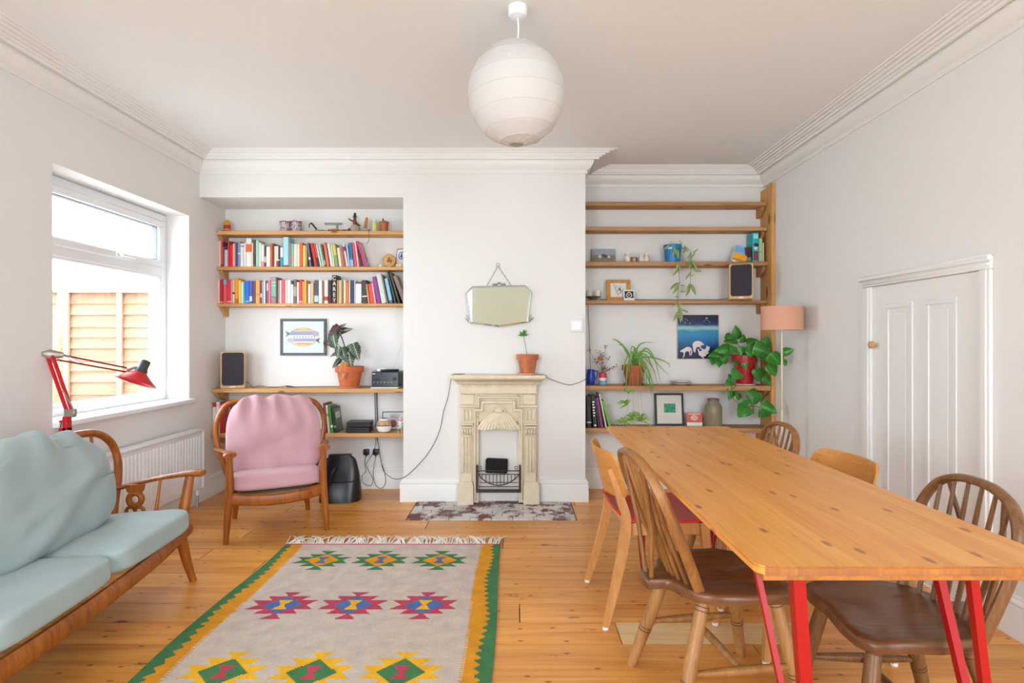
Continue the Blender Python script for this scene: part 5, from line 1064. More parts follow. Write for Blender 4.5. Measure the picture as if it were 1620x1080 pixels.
for pl in ([(440,330),(330,260),(330,205)],[(430,330),(560,300),(600,290)],[(460,340),(600,330),(660,370),(775,345)],[(420,340),(330,450),(310,560),(290,640),(290,760),(350,825),(440,860),(500,920)],[(450,345),(540,480),(600,580)],[(440,345),(560,420),(640,470)],[(400,340),(250,340),(200,400),(120,405)],[(360,700),(320,720)],[(440,860),(490,855),(560,865)],[(490,900),(490,850)],[(770,345),(780,420)]):
    B().tube(smooth_path([P(*c4(*v), 4.53 if i == 0 else min(4.485, 900*2.0/(c4(*v)[0]-815)-.03)) for i, v in enumerate(pl)], 5), .0028, 6).build('vine', mat('pothos_stem', '#5a6a34', .5), t, world=True)
# bottom right shelf
BKS = [(928.7, 936, 627, -1, '#26221f', 'black book against the chimney on the lowest right shelf', (.15, .2, '#d8d0c4')), (938.5, 945.5, 626, -4, '#211d1b', 'black book with white spine marks, second from the chimney', None), (947, 949, 630, -6, '#5a3a34', 'thin brown book beside the purple one on the lowest right shelf', None), (950.2, 955, 629, -7.5, '#7a3a6a', 'purple magazine-like book on the lowest right shelf', None), (958.3, 960.6, 623, -11, '#d8d4c8', 'thin tall white book leaning on the lowest right shelf', None), (963.6, 967.6, 634, -12, '#6fae2c', 'lime green book leaning last beside the hanging plantlets', None)]
for (x0, x1, yt, ln, c, lab, bd) in BKS:
    t, w, h, cvo = book(z6, 4.512, (x0, x1, yt, ln, c, '')+((bd,) if bd else ()), lab, 'cook books on the lowest right shelf', .17)
    if 'white spine' in lab:
        for k in range(6): B().box(w*.25, w*(.6+.15*(k % 2)), -.0008, .001, h*(.36+.085*k), h*(.40+.085*k)).build('spine_print', mat('print_f4efe6', '#f4efe6', .5), cvo, smooth=False)
        B().box(w*.3, w*.7, -.0008, .001, h*.05, h*.1).build('spine_print', MATS['print_f4efe6'], cvo, smooth=False)
t = thing('green_print', 'black-framed picture with a small green square behind the table', 'picture', (PX(1060, 4.64), 4.64, z6)); t.rotation_euler = (R(-7), 0, R(1))
w, h, fr_ = .118, .262, .015; b = B(); b.box(-w, w, 0, .02, 0, fr_, .002).box(-w, w, 0, .02, h-fr_, h, .002).box(-w, -w+fr_, 0, .02, fr_, h-fr_, .002).box(w-fr_, w, 0, .02, fr_, h-fr_, .002); b.build('frame', M_black, t)
B().box(-w+fr_-.002, w-fr_+.002, .008, .014, fr_-.002, h-fr_+.002).build('mount', mat('mount_card', '#e4e0d4', .7), t, smooth=False); B().box(-.042, .052, .006, .009, .105, .178).build('green_artwork', mat('green_art', '#3f9a7c', .6, var=.4, vscale=70), t, smooth=False)
t = thing('red_booklet', 'small coral and white booklet propped beside the stoneware jar', 'booklet', (PX(1099, 4.62), 4.62, z6)); t.rotation_euler = (R(-9), 0, R(-3))
B().box(-.062, .062, 0, .008, .0005, .105).build('cover', mat('coral_cover', '#de6250', .5), t, smooth=False); B().box(-.062, .062, -.0008, .001, .0005, .028).build('white_panel', mat('print_f4efe6', '#f4efe6', .5), t, smooth=False)
b = B(); b.sphere((0, -.0005, .066), .03, 14, 8, sc=(1, .03, .8)); b.build('emblem_print', mat('pale_coral', '#efb8a4', .6, var=.2, vscale=60), t); B().box(-.05, .05, -.001, .001, .092, .1).build('title_print', mat('pale_coral2', '#f2d0c0', .6), t, smooth=False)
lathe_thing('stoneware_jar', 'tall grey-brown stoneware jar with a narrow neck behind the table', 'jar', 1128.5, 0, 4.59, z6, [('body', [(.064,0),(.068,.01),(.068,.145),(.064,.165),(.046,.195),(.042,.202)], mat('stoneware_glaze', '#8f8468', .35, var=.12, vscale=12)), ('neck', [(.042,.202),(.042,.212),(.047,.217),(.047,.224),(.040,.226),(.037,.21),(.037,.15),(.0005,.15)], mat('stoneware_neck', '#807458', .35, var=.12, vscale=12))])

# ---------------------------------------------------------------- floor lamp
yl = 4.0; lx = PX(1237, yl)
t = thing('floor_lamp', 'slim brass floor lamp with a peach drum shade by the wall', 'lamp', (lx, yl, 0))
b = B(); r_ = 31*yl/900; za, zb = PZ(521, yl), PZ(485.5, yl)
vs = []; seg = 48
for k in range(seg):
    a = 2*math.pi*k/seg
    for (rr_, z) in ((r_, za), (r_, zb), (r_-.003, zb), (r_-.003, za)): vs.append((rr_*math.cos(a), rr_*math.sin(a), z))
fs = []
for k in range(seg):
    for i in range(4): fs.append((k*4+i, ((k+1) % seg)*4+i, ((k+1) % seg)*4+(i+1) % 4, k*4+(i+1) % 4))
b.add(vs, fs).build('lamp_shade', mat('peach_fabric', '#dba286', .8, bump=.2, bscale=300, sub=.1), t)
for z_ in (za, zb): B().tube([(r_*math.cos(k*math.pi/24), r_*math.sin(k*math.pi/24), z_) for k in range(48)], .003, 6, closed=True).build('shade_ring', mat('peach_trim', '#e3b094', .7), t)
b = B()
for k in range(3): a = k*2*math.pi/3; b.tube([(0,0,zb-.03), (r_*.98*math.cos(a), r_*.98*math.sin(a), zb-.01)], .002, 6)
b.build('shade_spider', M_brass, t)
B().tube([(0,0,.02), (0,0,PZ(648, yl))], .011, 12).build('lower_pole', mat('pale_brass', '#d8c4a0', .35, metal=.3), t); B().tube([(0,0,PZ(648, yl)), (0,0,zb-.03)], .0062, 12).build('upper_pole', MATS['pale_brass'], t)
B().lathe([(.13,0),(.13,.012),(.10,.018),(.012,.024),(.0005,.024)], seg=32).build('base', MATS['pale_brass'], t)
# ---------------------------------------------------------------- paper pendant
lc = Vector((PX(819, 2.39), 2.39, ZC)); pc = Vector((PX(817, 2.39), 2.39, PZ(149.5, 2.39)))
t = thing('paper_pendant', 'round white ribbed paper lantern hanging from the ceiling', 'pendant', lc)
B().lathe([(.040,0),(.040,-.030),(.034,-.040),(.008,-.046),(.0005,-.046)], seg=28).build('ceiling_rose', M_upvc, t)
B().tube(smooth_path([(0,0,-.044), (.003,0,-.10), tuple(pc-lc+Vector((0,0,.12)))], 6), .0035, 8).build('flex', M_upvc, t)
Rl = .205; b = B(); NS, NV_ = 64, 57; turns = 8
def lan(u, v):
    ph = math.pi*(.045+.91*v); a = 2*math.pi*u
    s_ = (v*turns+u) % 1.0; rib = 1-.015*math.sin(math.pi*s_)**.6
    cr = 1+.006*math.sin(a*17+v*31)*math.sin(a*5+v*9)+.004*noise.noise((math.cos(a)*6, math.sin(a)*6, v*22))
    r_ = Rl*rib*cr; return (pc.x-lc.x+r_*math.sin(ph)*math.cos(a), pc.y-lc.y+r_*math.sin(ph)*math.sin(a), pc.z-lc.z+r_*1.03*math.cos(ph))
b.grid(lan, NS, NV_, wrap_u=True)
m_paper = mat('lantern_paper', '#e0deda', .9, bump=.25, bscale=70)
_b = m_paper.node_tree.nodes['Principled BSDF']; _tr = m_paper.node_tree.nodes.new('ShaderNodeBsdfTranslucent'); _tr.inputs[0].default_value = (.85, .83, .8, 1); _mx = m_paper.node_tree.nodes.new('ShaderNodeMixShader'); _mx.inputs[0].default_value = .22
_out = m_paper.node_tree.nodes['Material Output']; m_paper.node_tree.links.new(_b.outputs[0], _mx.inputs[1]); m_paper.node_tree.links.new(_tr.outputs[0], _mx.inputs[2]); m_paper.node_tree.links.new(_mx.outputs[0], _out.inputs[0])
sh = b.build('paper_shade', m_paper, t, ang=180)
b = B(); b.tube([lan((-k/32) % 1.0, k/32/turns) for k in range(0, 32*turns+1)], .0011, 5); b.build('wire_rib', mat('rib_wire', '#d5d0c8', .7), sh)
zb_ = pc.z-lc.z-Rl*1.03*math.cos(math.pi*.045); rb_ = Rl*math.sin(math.pi*.045)
b = B(); b.tube([(pc.x-lc.x+rb_*math.cos(k*math.pi/12), pc.y-lc.y+rb_*math.sin(k*math.pi/12), zb_) for k in range(24)], .0025, 6, closed=True); b.build('bottom_ring', mat('ring_tan', '#b3a290', .6), sh)
B().sphere(tuple(pc-lc+Vector((0,0,.03))), .035, 16, 10).build('bulb', mat('frosted_bulb', '#f4f2ec', .4), t); B().lathe([(.022,0),(.022,.06),(.01,.075)], tuple(pc-lc+Vector((0,0,.055))), 16).build('lamp_holder', M_upvc, t)

# ================================================================ FURNITURE
M_mint = mat('pale_mint_linen', '#a2b3b3', .9, bump=.12, bscale=260, sheen=.2, var=.05, vscale=5)
M_pink = mat('dusty_pink_linen', '#c89ba1', .9, bump=.12, bscale=260, sheen=.2, var=.04, vscale=5)
def cushion(w, d, h, seed=0, wr=.006, e=5.0, puff=.55, folds=None, n=44):
    """soft block centred on its base: w along x, d along y, h along z, rounded edges and creases"""
    b = B(); bm = bmesh.new(); bmesh.ops.create_cube(bm, size=2); bmesh.ops.subdivide_edges(bm, edges=bm.edges, cuts=n//2, use_grid_fill=True)
    for v in bm.verts:
        x, y, z = v.co
        k = (abs(x)**e+abs(y)**e+abs(z)**e)**(1/e); mx_ = max(abs(x), abs(y), abs(z)); f = mx_/k if k else 1
        x, y, z = x*f, y*f, z*f
        pf = 1-puff*(abs(x)**3+abs(y)**3)*.5*(1 if abs(z) > .1 else 1)
        z2 = z*(max(.35, pf))
        p = Vector((x*w/2, y*d/2, z2*h/2))
        nz_ = noise.noise(Vector((p.x*6+seed, p.y*6, p.z*6)))*wr+noise.noise(Vector((p.x*15+seed, p.y*9, 3+p.z*9)))*wr*.5
        p.z += nz_ if z > -.6 else 0
        if folds: p = folds(x, y, z, p)
        v.co = p+Vector((0, 0, h/2))
    return b.bm(bm)
# ---------------------------------------------------------------- armchair
AC = thing('armchair', 'low wooden hoop-back armchair with dusty pink cushions', 'armchair', (-1.593, 3.774, 0), R(27))
for s in (-1, 1):
    B().tube([(s*.292, -.262, 0), (s*.285, -.25, .12), (s*.272, -.238, .26), (s*.270, -.240, .42), (s*.272, -.248, .525)], [.015, .020, .025, .021, .017], 12, up=(0,1,0), asp=1.15).build('front_leg', W_arm, AC)
    B().tube([(s*.238, .262, 0), (s*.228, .235, .10), (s*.215, .19, .26)], [.015, .019, .022], 12).build('rear_leg', W_arm, AC)
    ap = smooth_path([(s*.268, -.300, .532), (s*.278, -.22, .536), (s*.315, -.05, .525), (s*.345, .14, .505), (s*.345, .20, .498)], 6)
    nn = len(ap); B().tube(ap, [.020+.020*math.exp(-((i/nn-.08)/.16)**2) for i in range(nn)], 10, up=(0,0,1), asp=.45).build('armrest', W_arm, AC)
    B().tube([(s*.262, -.24, .265), (s*.235, 0, .235), (s*.215, .2, .215)], .019, 8, up=(0,0,1), asp=1.5).build('side_rail', W_arm, AC)
    for (y0, y1) in ((-.06, -.04), (.05, .09)): B().tube([(s*.242, y0, .245), (s*.325, y1, .515)], [.007, .009], 8).build('arm_spindle', W_arm, AC)
B().tube(smooth_path([(-.268, -.240, .262), (-.14, -.262, .245), (0, -.268, .238), (.14, -.262, .245), (.268, -.240, .262)], 5), .021, 8, up=(0,0,1), asp=1.75).build('front_rail', W_arm, AC)
B().tube([(-.21, .2, .215), (.21, .2, .215)], .019, 8, up=(0,0,1), asp=1.5).build('rear_rail', W_arm, AC)
hp = [(-.222, .185), (-.285, .33), (-.338, .50), (-.352, .62), (-.325, .72), (-.25, .785), (0, .80), (.25, .785), (.335, .72), (.362, .62), (.342, .50), (.285, .33), (.222, .185)]
def hy(z): return .17+(z-.185)*.36
B().tube(smooth_path([(x, hy(z), z) for x, z in hp], 7), .0185, 10, up=(0,1,0), asp=1.2).build('hoop', W_arm, AC)
for x, zt_ in ((-.16, .79), (-.08, .80), (0, .80), (.08, .80), (.16, .79), (-.24, .775), (.24, .775)):
    B().tube([(x*.85, hy(.215)+.005, .215), (x*1.02, hy(.5), .5), (x*1.12, hy(zt_), zt_-.008)], [.008, .010, .007], 8).build('back_spindle', W_arm, AC)
MS = Matrix.Translation((0, -.015, .268)) @ Matrix.Rotation(R(-5.5), 4, 'X')
sc_ = cushion(.525, .54, .125, 3, .004, 7, .22); sc_.v = [tuple(MS @ Vector(v)) for v in sc_.v]; sc_.build('seat_cushion', M_pink, AC, ang=180)
B().box(-.225, .225, -.25, .17, .243, .256, .002, M=Matrix.Rotation(R(-3), 4, 'X')).build('webbing', mat('cream_webbing', '#d9c9a4', .9), AC)
def pinkfold(x, y, z, p):
    top = max(0, y-.1)
    p.z += .034*top*(abs(math.sin(x*7.5+1.2))**1.5-.5+.5*math.sin(x*17+y*3))*(z > 0)
    p.x -= .05*max(0, y)**2*x
    p.z += .013*math.sin((x*3.0+y*4.2)+.6)*(z > 0)*(1-abs(x))-.016*math.exp(-((y+.25-.35*x)/.12)**2)*(z > 0)*(1-x*x)
    p.y += .010*math.sin(x*9+.5)*(y > .8)
    p.z -= .012*max(0, -y-.3)*math.sin(x*6)*(z > 0)
    return p
bc = cushion(.585, .53, .155, 11, .016, 4.8, .5, pinkfold)
MB_ = Matrix.Translation((0, .10, .575)) @ Matrix.Rotation(R(90-19), 4, 'X') @ Matrix.Translation((0, 0, -.02))
bc.v = [tuple(MB_ @ Vector(v)) for v in bc.v]; bc.build('back_cushion', M_pink, AC, ang=180)
# ---------------------------------------------------------------- sofa
SO = thing('sofa', 'long wooden-framed sofa with pale mint cushions below the window', 'sofa', (-1.928, 1.903, 0), R(94.5))
for s in (-1, 1):
    B().tube([(s*.955, -.372, 0), (s*.935, -.352, .10), (s*.912, -.335, .225)], [.016, .021, .026], 12).build('front_leg', W_arm, SO)
    B().tube([(s*.93, .235, 0), (s*.90, .20, .12), (s*.88, .15, .26)], [.016, .02, .022], 12).build('rear_leg', W_arm, SO)
    B().tube([(s*.935, -.315, .25), (s*.965, -.33, .40), (s*.99, -.34, .525)], [.024, .022, .018], 12, up=(0,1,0), asp=1.2).build('arm_post', W_arm, SO)
    ap = smooth_path([(s*.99, -.405, .538), (s*.995, -.32, .536), (s*1.01, -.15, .506), (s*1.03, .02, .462), (s*1.035, .075, .446)], 6); nn = len(ap)
    B().tube(ap, [.024+.012*math.exp(-((i/nn-.1)/.2)**2) for i in range(nn)], 10, up=(0,0,1), asp=.48).build('armrest', W_arm, SO)
    B().tube([(s*.90, -.32, .235), (s*.89, 0, .215), (s*.87, .17, .2)], .02, 8, up=(0,0,1), asp=1.6).build('side_rail', W_arm, SO)
    B().tube([(s*.91, -.20, .24), (s*1.0, -.19, .515)], [.013, .006], 8).build('arm_spindle', W_arm, SO); B().tube([(s*.90, .03, .23), (s*1.03, .055, .45)], [.013, .007], 8).build('arm_spindle', W_arm, SO)
    # pierced splat below the arm
    def sz(y): return .50-(y+.08)*.24
    b = B(); yc_ = -.075; zt_ = sz(yc_)-.012
    def disc(y, z, r0, r1, b):
        b.tube([(s*.985, y+(r0+r1)/2*math.cos(a), z+(r0+r1)/2*math.sin(a)) for a in [i*math.pi/10 for i in range(20)]], (r1-r0)/2, 8, up=(s,0,0), asp=1.0, closed=True)
    b.prism([(yc_-.046, zt_), (yc_+.046, zt_), (yc_+.040, zt_-.03), (yc_+.026, zt_-.045), (yc_-.026, zt_-.045), (yc_-.040, zt_-.03)], s*.985-.006, s*.985+.006, M=Matrix(((0,0,1,0),(1,0,0,0),(0,1,0,0),(0,0,0,1))))
    disc(yc_, zt_-.075, .016, .046, b); disc(yc_-.02, zt_-.135, .012, .030, b); disc(yc_+.022, zt_-.135, .012, .030, b); b.box(s*.985-.006, s*.985+.006, yc_-.04, yc_+.04, .23, zt_-.15, .002)
    b.build('pierced_splat', W_arm, SO)
B().tube(smooth_path([(-.965, -.345, .268), (-.6, -.372, .243), (0, -.385, .232), (.6, -.372, .243), (.965, -.345, .268)], 6), .022, 10, up=(0,0,1), asp=1.7).build('front_rail', W_arm, SO)
B().tube([(-.88, .15, .2), (.88, .15, .2)], .02, 8, up=(0,0,1), asp=1.6).build('rear_rail', W_arm, SO)
def sy(z): return .03+(z-.4)*.20
hp = [(.90, .20), (.985, .38), (1.055, .50), (1.085, .60), (1.06, .69), (.97, .75), (.82, .768), (.6, .77), (.3, .77)]
hp = hp+[(0, .77)]+[(-x, z) for x, z in hp[::-1]]
B().tube(smooth_path([(x, sy(z), z) for x, z in hp], 6), .019, 10, up=(0,1,0), asp=1.0).build('hoop', W_arm, SO)
for x in [i*.112 for i in range(-8, 9)]: B().tube([(x*.97, sy(.22), .22), (x, sy(.5)+.012, .5), (x*1.03, sy(.745), .752)], [.008, .011, .007], 8).build('back_spindle', W_arm, SO)
for k in (-1, 0, 1):
    c_ = cushion(.606, .50, .125, 20+k, .004, 7.5, .22)
    Mx = Matrix.Translation((k*.612, -.155, .262)) @ Matrix.Rotation(R(-3), 4, 'X'); c_.v = [tuple(Mx @ Vector(v)) for v in c_.v]; c_.build('seat_cushion', M_mint, SO, ang=180)
def mintfold(x, y, z, p):
    f = (z > 0)
    p.z += .016*math.exp(-((x*.9-y*.8-.35)/.16)**2)*f - .012*math.exp(-((x*.9-y*.8-.62)/.10)**2)*f
    p.z += .012*math.exp(-((x*.5-y-.15)/.10)**2)*f*(x > -.5)
    p.z += .010*max(0, y)*math.sin(x*12+2)*f
    p.x -= .10*max(0, y+.1)**2*max(0, x)+.05*max(0, y+.1)**2*min(0, x)
    p.y -= .075*max(0, x-.15)**2*(y > 0)
    if y > .7: p.y += .018*math.sin(x*7+2.2)+.012*math.sin(x*13)
    return p
for k in (-1, 1):
    c_ = cushion(.87, .475, .15, 40+k, .010, 4.0, .45, mintfold)
    Mx = Matrix.Translation((k*.435-.06, -.045, .60)) @ Matrix.Rotation(R(90-11), 4, 'X') @ Matrix.Translation((0, 0, -.075)); c_.v = [tuple(Mx @ Vector(v)) for v in c_.v]; c_.build('back_cushion', M_mint, SO, ang=180)
# ---------------------------------------------------------------- radiator
rd = thing('radiator', 'white ribbed panel radiator on the wall under the window', 'radiator', (-2.33, 3.5, .13))
rx0, rx1, ry0, ry1, rz0, rz1 = XL+.03, -2.30, 2.55, 4.20, .135, .572
B().box(rx0, rx1-.008, ry0, ry1, rz0, rz1-.012, .006).build('panel', M_upvc, rd, world=True)
nb_ = 46; pitch_ = (ry1-ry0-.05)/nb_; rib_me = None
for k in range(nb_):
    yy = ry0+.04+k*pitch_
    if rib_me is None:
        o = B().box(-.004, .010, -pitch_*.33, pitch_*.33, rz0+.035-.35, rz1-.045-.35, .006).build('rib', M_upvc, rd); rib_me = o.data
        col.objects.unlink(o); bpy.data.objects.remove(o)
    link('rib', rib_me, rd, loc=Vector((rx1-.010, yy, .35))-Vector(rd.location))
B().box(rx0-.005, rx1+.006, ry0-.004, ry1+.004, rz1-.014, rz1, .003).build('top_grille', M_upvc, rd, world=True); B().box(rx0, rx1+.003, ry1-.004, ry1+.006, rz0, rz1-.01, .003).build('end_panel', M_upvc, rd, world=True)
B().tube([(-2.33, ry1-.03, rz0+.01), (-2.33, ry1-.03, .0)], .009, 10).build('pipe', M_steel, rd, world=True); B().lathe([(.014,0),(.014,.04),(.0005,.04)], (-2.33, ry1-.03, .09), 12).build('valve', M_upvc, rd, world=True)
# ---------------------------------------------------------------- dining table
TX0, TX1, TY0, TY1, TZ = .495, 1.16, 1.163, 3.113, .75
tb = thing('dining_table', 'long knotty pine dining table on red steel legs', 'table', ((TX0+TX1)/2, (TY0+TY1)/2, 0))
W_end = wood('table_end_grain', '#8f5322', '#b06f32', 'z', .5, 14, tone=.16)
nb_ = 8; bw_ = (TX1-TX0)/nb_; rr_ = .035
for k in range(nb_):
    x0, x1 = TX0+k*bw_, TX0+(k+1)*bw_
    if k == 0: poly = arc(x0+rr_, TY0+rr_, rr_, 180, 270, 6)+[(x1, TY0), (x1, TY1)]+arc(x0+rr_, TY1-rr_, rr_, 90, 180, 6)
    elif k == nb_-1: poly = [(x0, TY1), (x0, TY0)]+arc(x1-rr_, TY0+rr_, rr_, 270, 360, 6)+arc(x1-rr_, TY1-rr_, rr_, 0, 90, 6)
    else: poly = [(x0, TY0), (x1, TY0), (x1, TY1), (x0, TY1)]
    bm = bmesh.new(); vv = [bm.verts.new((x, y, TZ-.019)) for x, y in poly]; f = bm.faces.new(vv); ex = bmesh.ops.extrude_face_region(bm, geom=[f])
    bmesh.ops.translate(bm, vec=(0, 0, .019), verts=[v for v in ex['geom'] if isinstance(v, bmesh.types.BMVert)])
    es = [e for e in bm.edges if abs(e.verts[0].co.z-e.verts[1].co.z) < 1e-6]
    outer = [e for e in es if not all(abs(v.co.x-x1) < 1e-5 and k < nb_-1 for v in e.verts) and not all(abs(v.co.x-x0) < 1e-5 and k > 0 for v in e.verts)]
    bmesh.ops.bevel(bm, geom=outer, offset=.004, segments=2, affect='EDGES')
    joint = [e for e in bm.edges if all(v.co.z > TZ-1e-5 for v in e.verts) and (all(abs(v.co.x-x1) < 1e-5 for v in e.verts) or all(abs(v.co.x-x0) < 1e-5 for v in e.verts))]
    if joint: bmesh.ops.bevel(bm, geom=joint, offset=.0005, segments=1, affect='EDGES')
    o = B().bm(bm).build('board', [W_table, W_end], tb, world=True)
    for pf in o.data.polygons: pf.material_index = 1 if abs(pf.normal.y) > .9 else 0
W_apr = wood('apron_pine', '#8f5526', '#b9772f', 'y', .45, 9)
for (x0, x1, y0, y1) in ((TX0+.018, TX1-.018, TY0+.014, TY0+.036), (TX0+.018, TX1-.018, TY1-.036, TY1-.014), (TX0+.014, TX0+.038, TY0+.036, TY1-.036), (TX1-.038, TX1-.014, TY0+.036, TY1-.036)):
    if y1-y0 > 1: continue
    B().box(x0, x1, y0, y1+.06, TZ-.034, TZ-.0195, .002).build('batten', W_apr, tb, world=True)
def vleg(top_a, top_b, foot, wa, wb):
    g_ = B(); g_.tube([top_a, foot], wa, 4, up=(1,0,0), square=True, asp=1.0).tube([top_b, (foot[0], foot[1]+.004, foot[2])], wb, 4, up=(1,0,0), square=True)
    g_.box(min(top_a[0], top_b[0])-.03, max(top_a[0], top_b[0])+.03, min(top_a[1], top_b[1])+.04, max(top_a[1], top_b[1])-.01, TZ-.026, TZ-.0195); g_.build('steel_leg', M_red, tb, smooth=False, world=True)
vleg((.600, 1.215, .718), (.612, 1.50, .728), (.715, 1.35, .006), .013, .007)
vleg((.974, 1.215, .718), (1.085, 1.50, .728), (1.16, 1.35, .006), .009, .010)
vleg((.600, 3.02, .718), (.612, 2.76, .728), (.66, 2.92, .006), .009, .009)
vleg((1.05, 3.02, .718), (1.04, 2.76, .728), (1.00, 2.92, .006), .009, .009)
# ---------------------------------------------------------------- Windsor chairs
def windsor(label, loc, rz, seatm, framem, legm, grp='windsor dining chairs', zs=.425, bh=.438, rake=.43, hw=1.0):
    t = thing('windsor_chair', label, 'chair', loc, rz, grp)
    out = []                                           # seat outline
    half = [(0, -.190), (.09, -.196), (.160, -.188), (.195, -.155), (.205, -.09), (.205, 0), (.190, .09), (.160, .145), (.105, .178), (.060, .19), (.048, .21), (.046, .262), (.030, .268), (0, .268)]
    out = half+[(-x, y) for x, y in half[-2:0:-1]]
    n = len(out); b = B(); vs = []
    th = .036
    rings = ((1.0, -th*.9), (1.012, -th*.4), (1.0, -.004), (.97, .0), (.80, -.003), (.55, -.012), (.25, -.015))
    for (k, dz) in rings:
        for (x, y) in out:
            yy = y if k > .96 else min(y, .17)
            ridge = .010*max(0, 1-abs(x)/.06)*max(0, min(1, (-y-.02)/.15)) if .2 < k < .9 else 0
            wave = -.010*abs(x)/.2*(y < -.1) if k > .5 else 0
            vs.append((x*k, yy*k-.01*(1-k), zs+dz+ridge+wave))
    vs.append((0, -.01, zs-.015)); vs.append((0, 0, zs-th)); fs = []
    for r_ in range(len(rings)-1):
        for i in range(n): j = (i+1) % n; fs.append((r_*n+i, r_*n+j, (r_+1)*n+j, (r_+1)*n+i))
    L_ = (len(rings)-1)*n
    for i in range(n): fs.append((L_+i, L_+(i+1) % n, len(vs)-2)); fs.append(((i+1) % n, i, len(vs)-1))
    b.add(vs, fs).build('seat', seatm, t, ang=50)
    def yb_(z): return .135+(z-zs)*rake
    hp = [(-.168*hw, zs-.01), (-.186*hw, zs+.23*bh), (-.198*hw, zs+.5*bh), (-.188*hw, zs+.73*bh), (-.145*hw, zs+.90*bh), (-.075, zs+.982*bh), (0, zs+bh)]
    hp = hp+[(-x, z) for x, z in hp[-2::-1]]
    B().tube(smooth_path([(x, yb_(z), z) for x, z in hp], 6), .0125, 10, up=(0,1,0), asp=1.45).build('bow', framem, t)
    bpath = [v for v in smooth_path([(x, yb_(z), z) for x, z in hp], 6) if v.z > zs+.45*bh and v.x >= -1e-6]
    bpath.sort(key=lambda v: v.x)
    def bowz(x):
        for i in range(len(bpath)-1):
            if bpath[i].x <= abs(x) <= bpath[i+1].x: u = (abs(x)-bpath[i].x)/max(1e-6, bpath[i+1].x-bpath[i].x); return bpath[i].z+(bpath[i+1].z-bpath[i].z)*u
        return zs+.8*bh
    for x in (-.125, -.075, -.025, .025, .075, .125):
        x *= hw; zt_ = bowz(x*1.08)-.002; yb0 = .165-.35*x*x*4
        B().tube([(x*.86, yb0, zs-.008), (x*.98, (yb0+yb_(zt_))/2-.004, (zs+zt_)/2-.03), (x*1.08, yb_(zt_), zt_)], [.007, .0082, .0055], 8).build('spindle', framem, t)
    for s in (-1, 1):
        B().tube([(s*.025, .245, zs-.008), (s*.065, .262, zs+.45*bh), (s*.110*hw, yb_(bowz(.110*hw)), bowz(.110*hw))], [.0085, .009, .006], 8).build('brace_spindle', framem, t)
    leg_pts = {}
    for (sx, sy_) in ((-1, -1), (1, -1), (-1, 1), (1, 1)):
        a_ = Vector((sx*.135, -.125 if sy_ < 0 else .115, zs-.03)); f_ = Vector((sx*.205, -.205 if sy_ < 0 else .235, 0)); leg_pts[(sx, sy_)] = (a_, f_)
        prof = [(0, .0195), (.2, .0215), (.5, .0235), (.8, .0205), (1, .0165)]
        lg = B().tube([a_.lerp(f_, u) for u, r_ in prof], [r_ for u, r_ in prof], 14).build('leg', legm, t)
        for u in (.06, .09, .60, .63):
            r_ = .0232 if u > .5 else .0208; p = a_.lerp(f_, u); d_ = (f_-a_).normalized(); B().tube([p-d_*.0016, p+d_*.0016], r_, 14).build('turned_ring', mat('ring_dark', '#5a3a22', .6), lg)
    mids = []
    for sx in (-1, 1):
        p0 = leg_pts[(sx, -1)][0].lerp(leg_pts[(sx, -1)][1], .55); p1 = leg_pts[(sx, 1)][0].lerp(leg_pts[(sx, 1)][1], .55)
        B().tube([p0, p0.lerp(p1, .25), p0.lerp(p1, .5), p0.lerp(p1, .75), p1], [.009, .013, .0155, .013, .009], 10).build('stretcher', framem, t); mids.append(p0.lerp(p1, .5))
    B().tube([mids[0], mids[0].lerp(mids[1], .5), mids[1]], [.009, .014, .009], 10).build('stretcher', legm, t)
    return t
W_dark = wood('windsor_dark_beech', '#5e3d24', '#8a6038', 'z', .35, 10)
W_mid = wood('windsor_mid_beech', '#7d5128', '#a8743d', 'z', .38, 10)
windsor('Windsor chair with dark seat at the near corner on the sofa side of the table', (.695, 1.962, 0), R(98), W_wind, W_mid, W_windl, bh=.412, hw=.86)
windsor('dark Windsor chair at the near corner of the table on the door side', (1.12, 1.69, 0), R(-93), W_wind, W_dark, W_dark, bh=.375, rake=.28)
windsor('Windsor chair at the far end of the table near the floor lamp', (1.19, 3.04, 0), R(-88), W_wind, W_mid, W_windl, bh=.345, rake=.32)
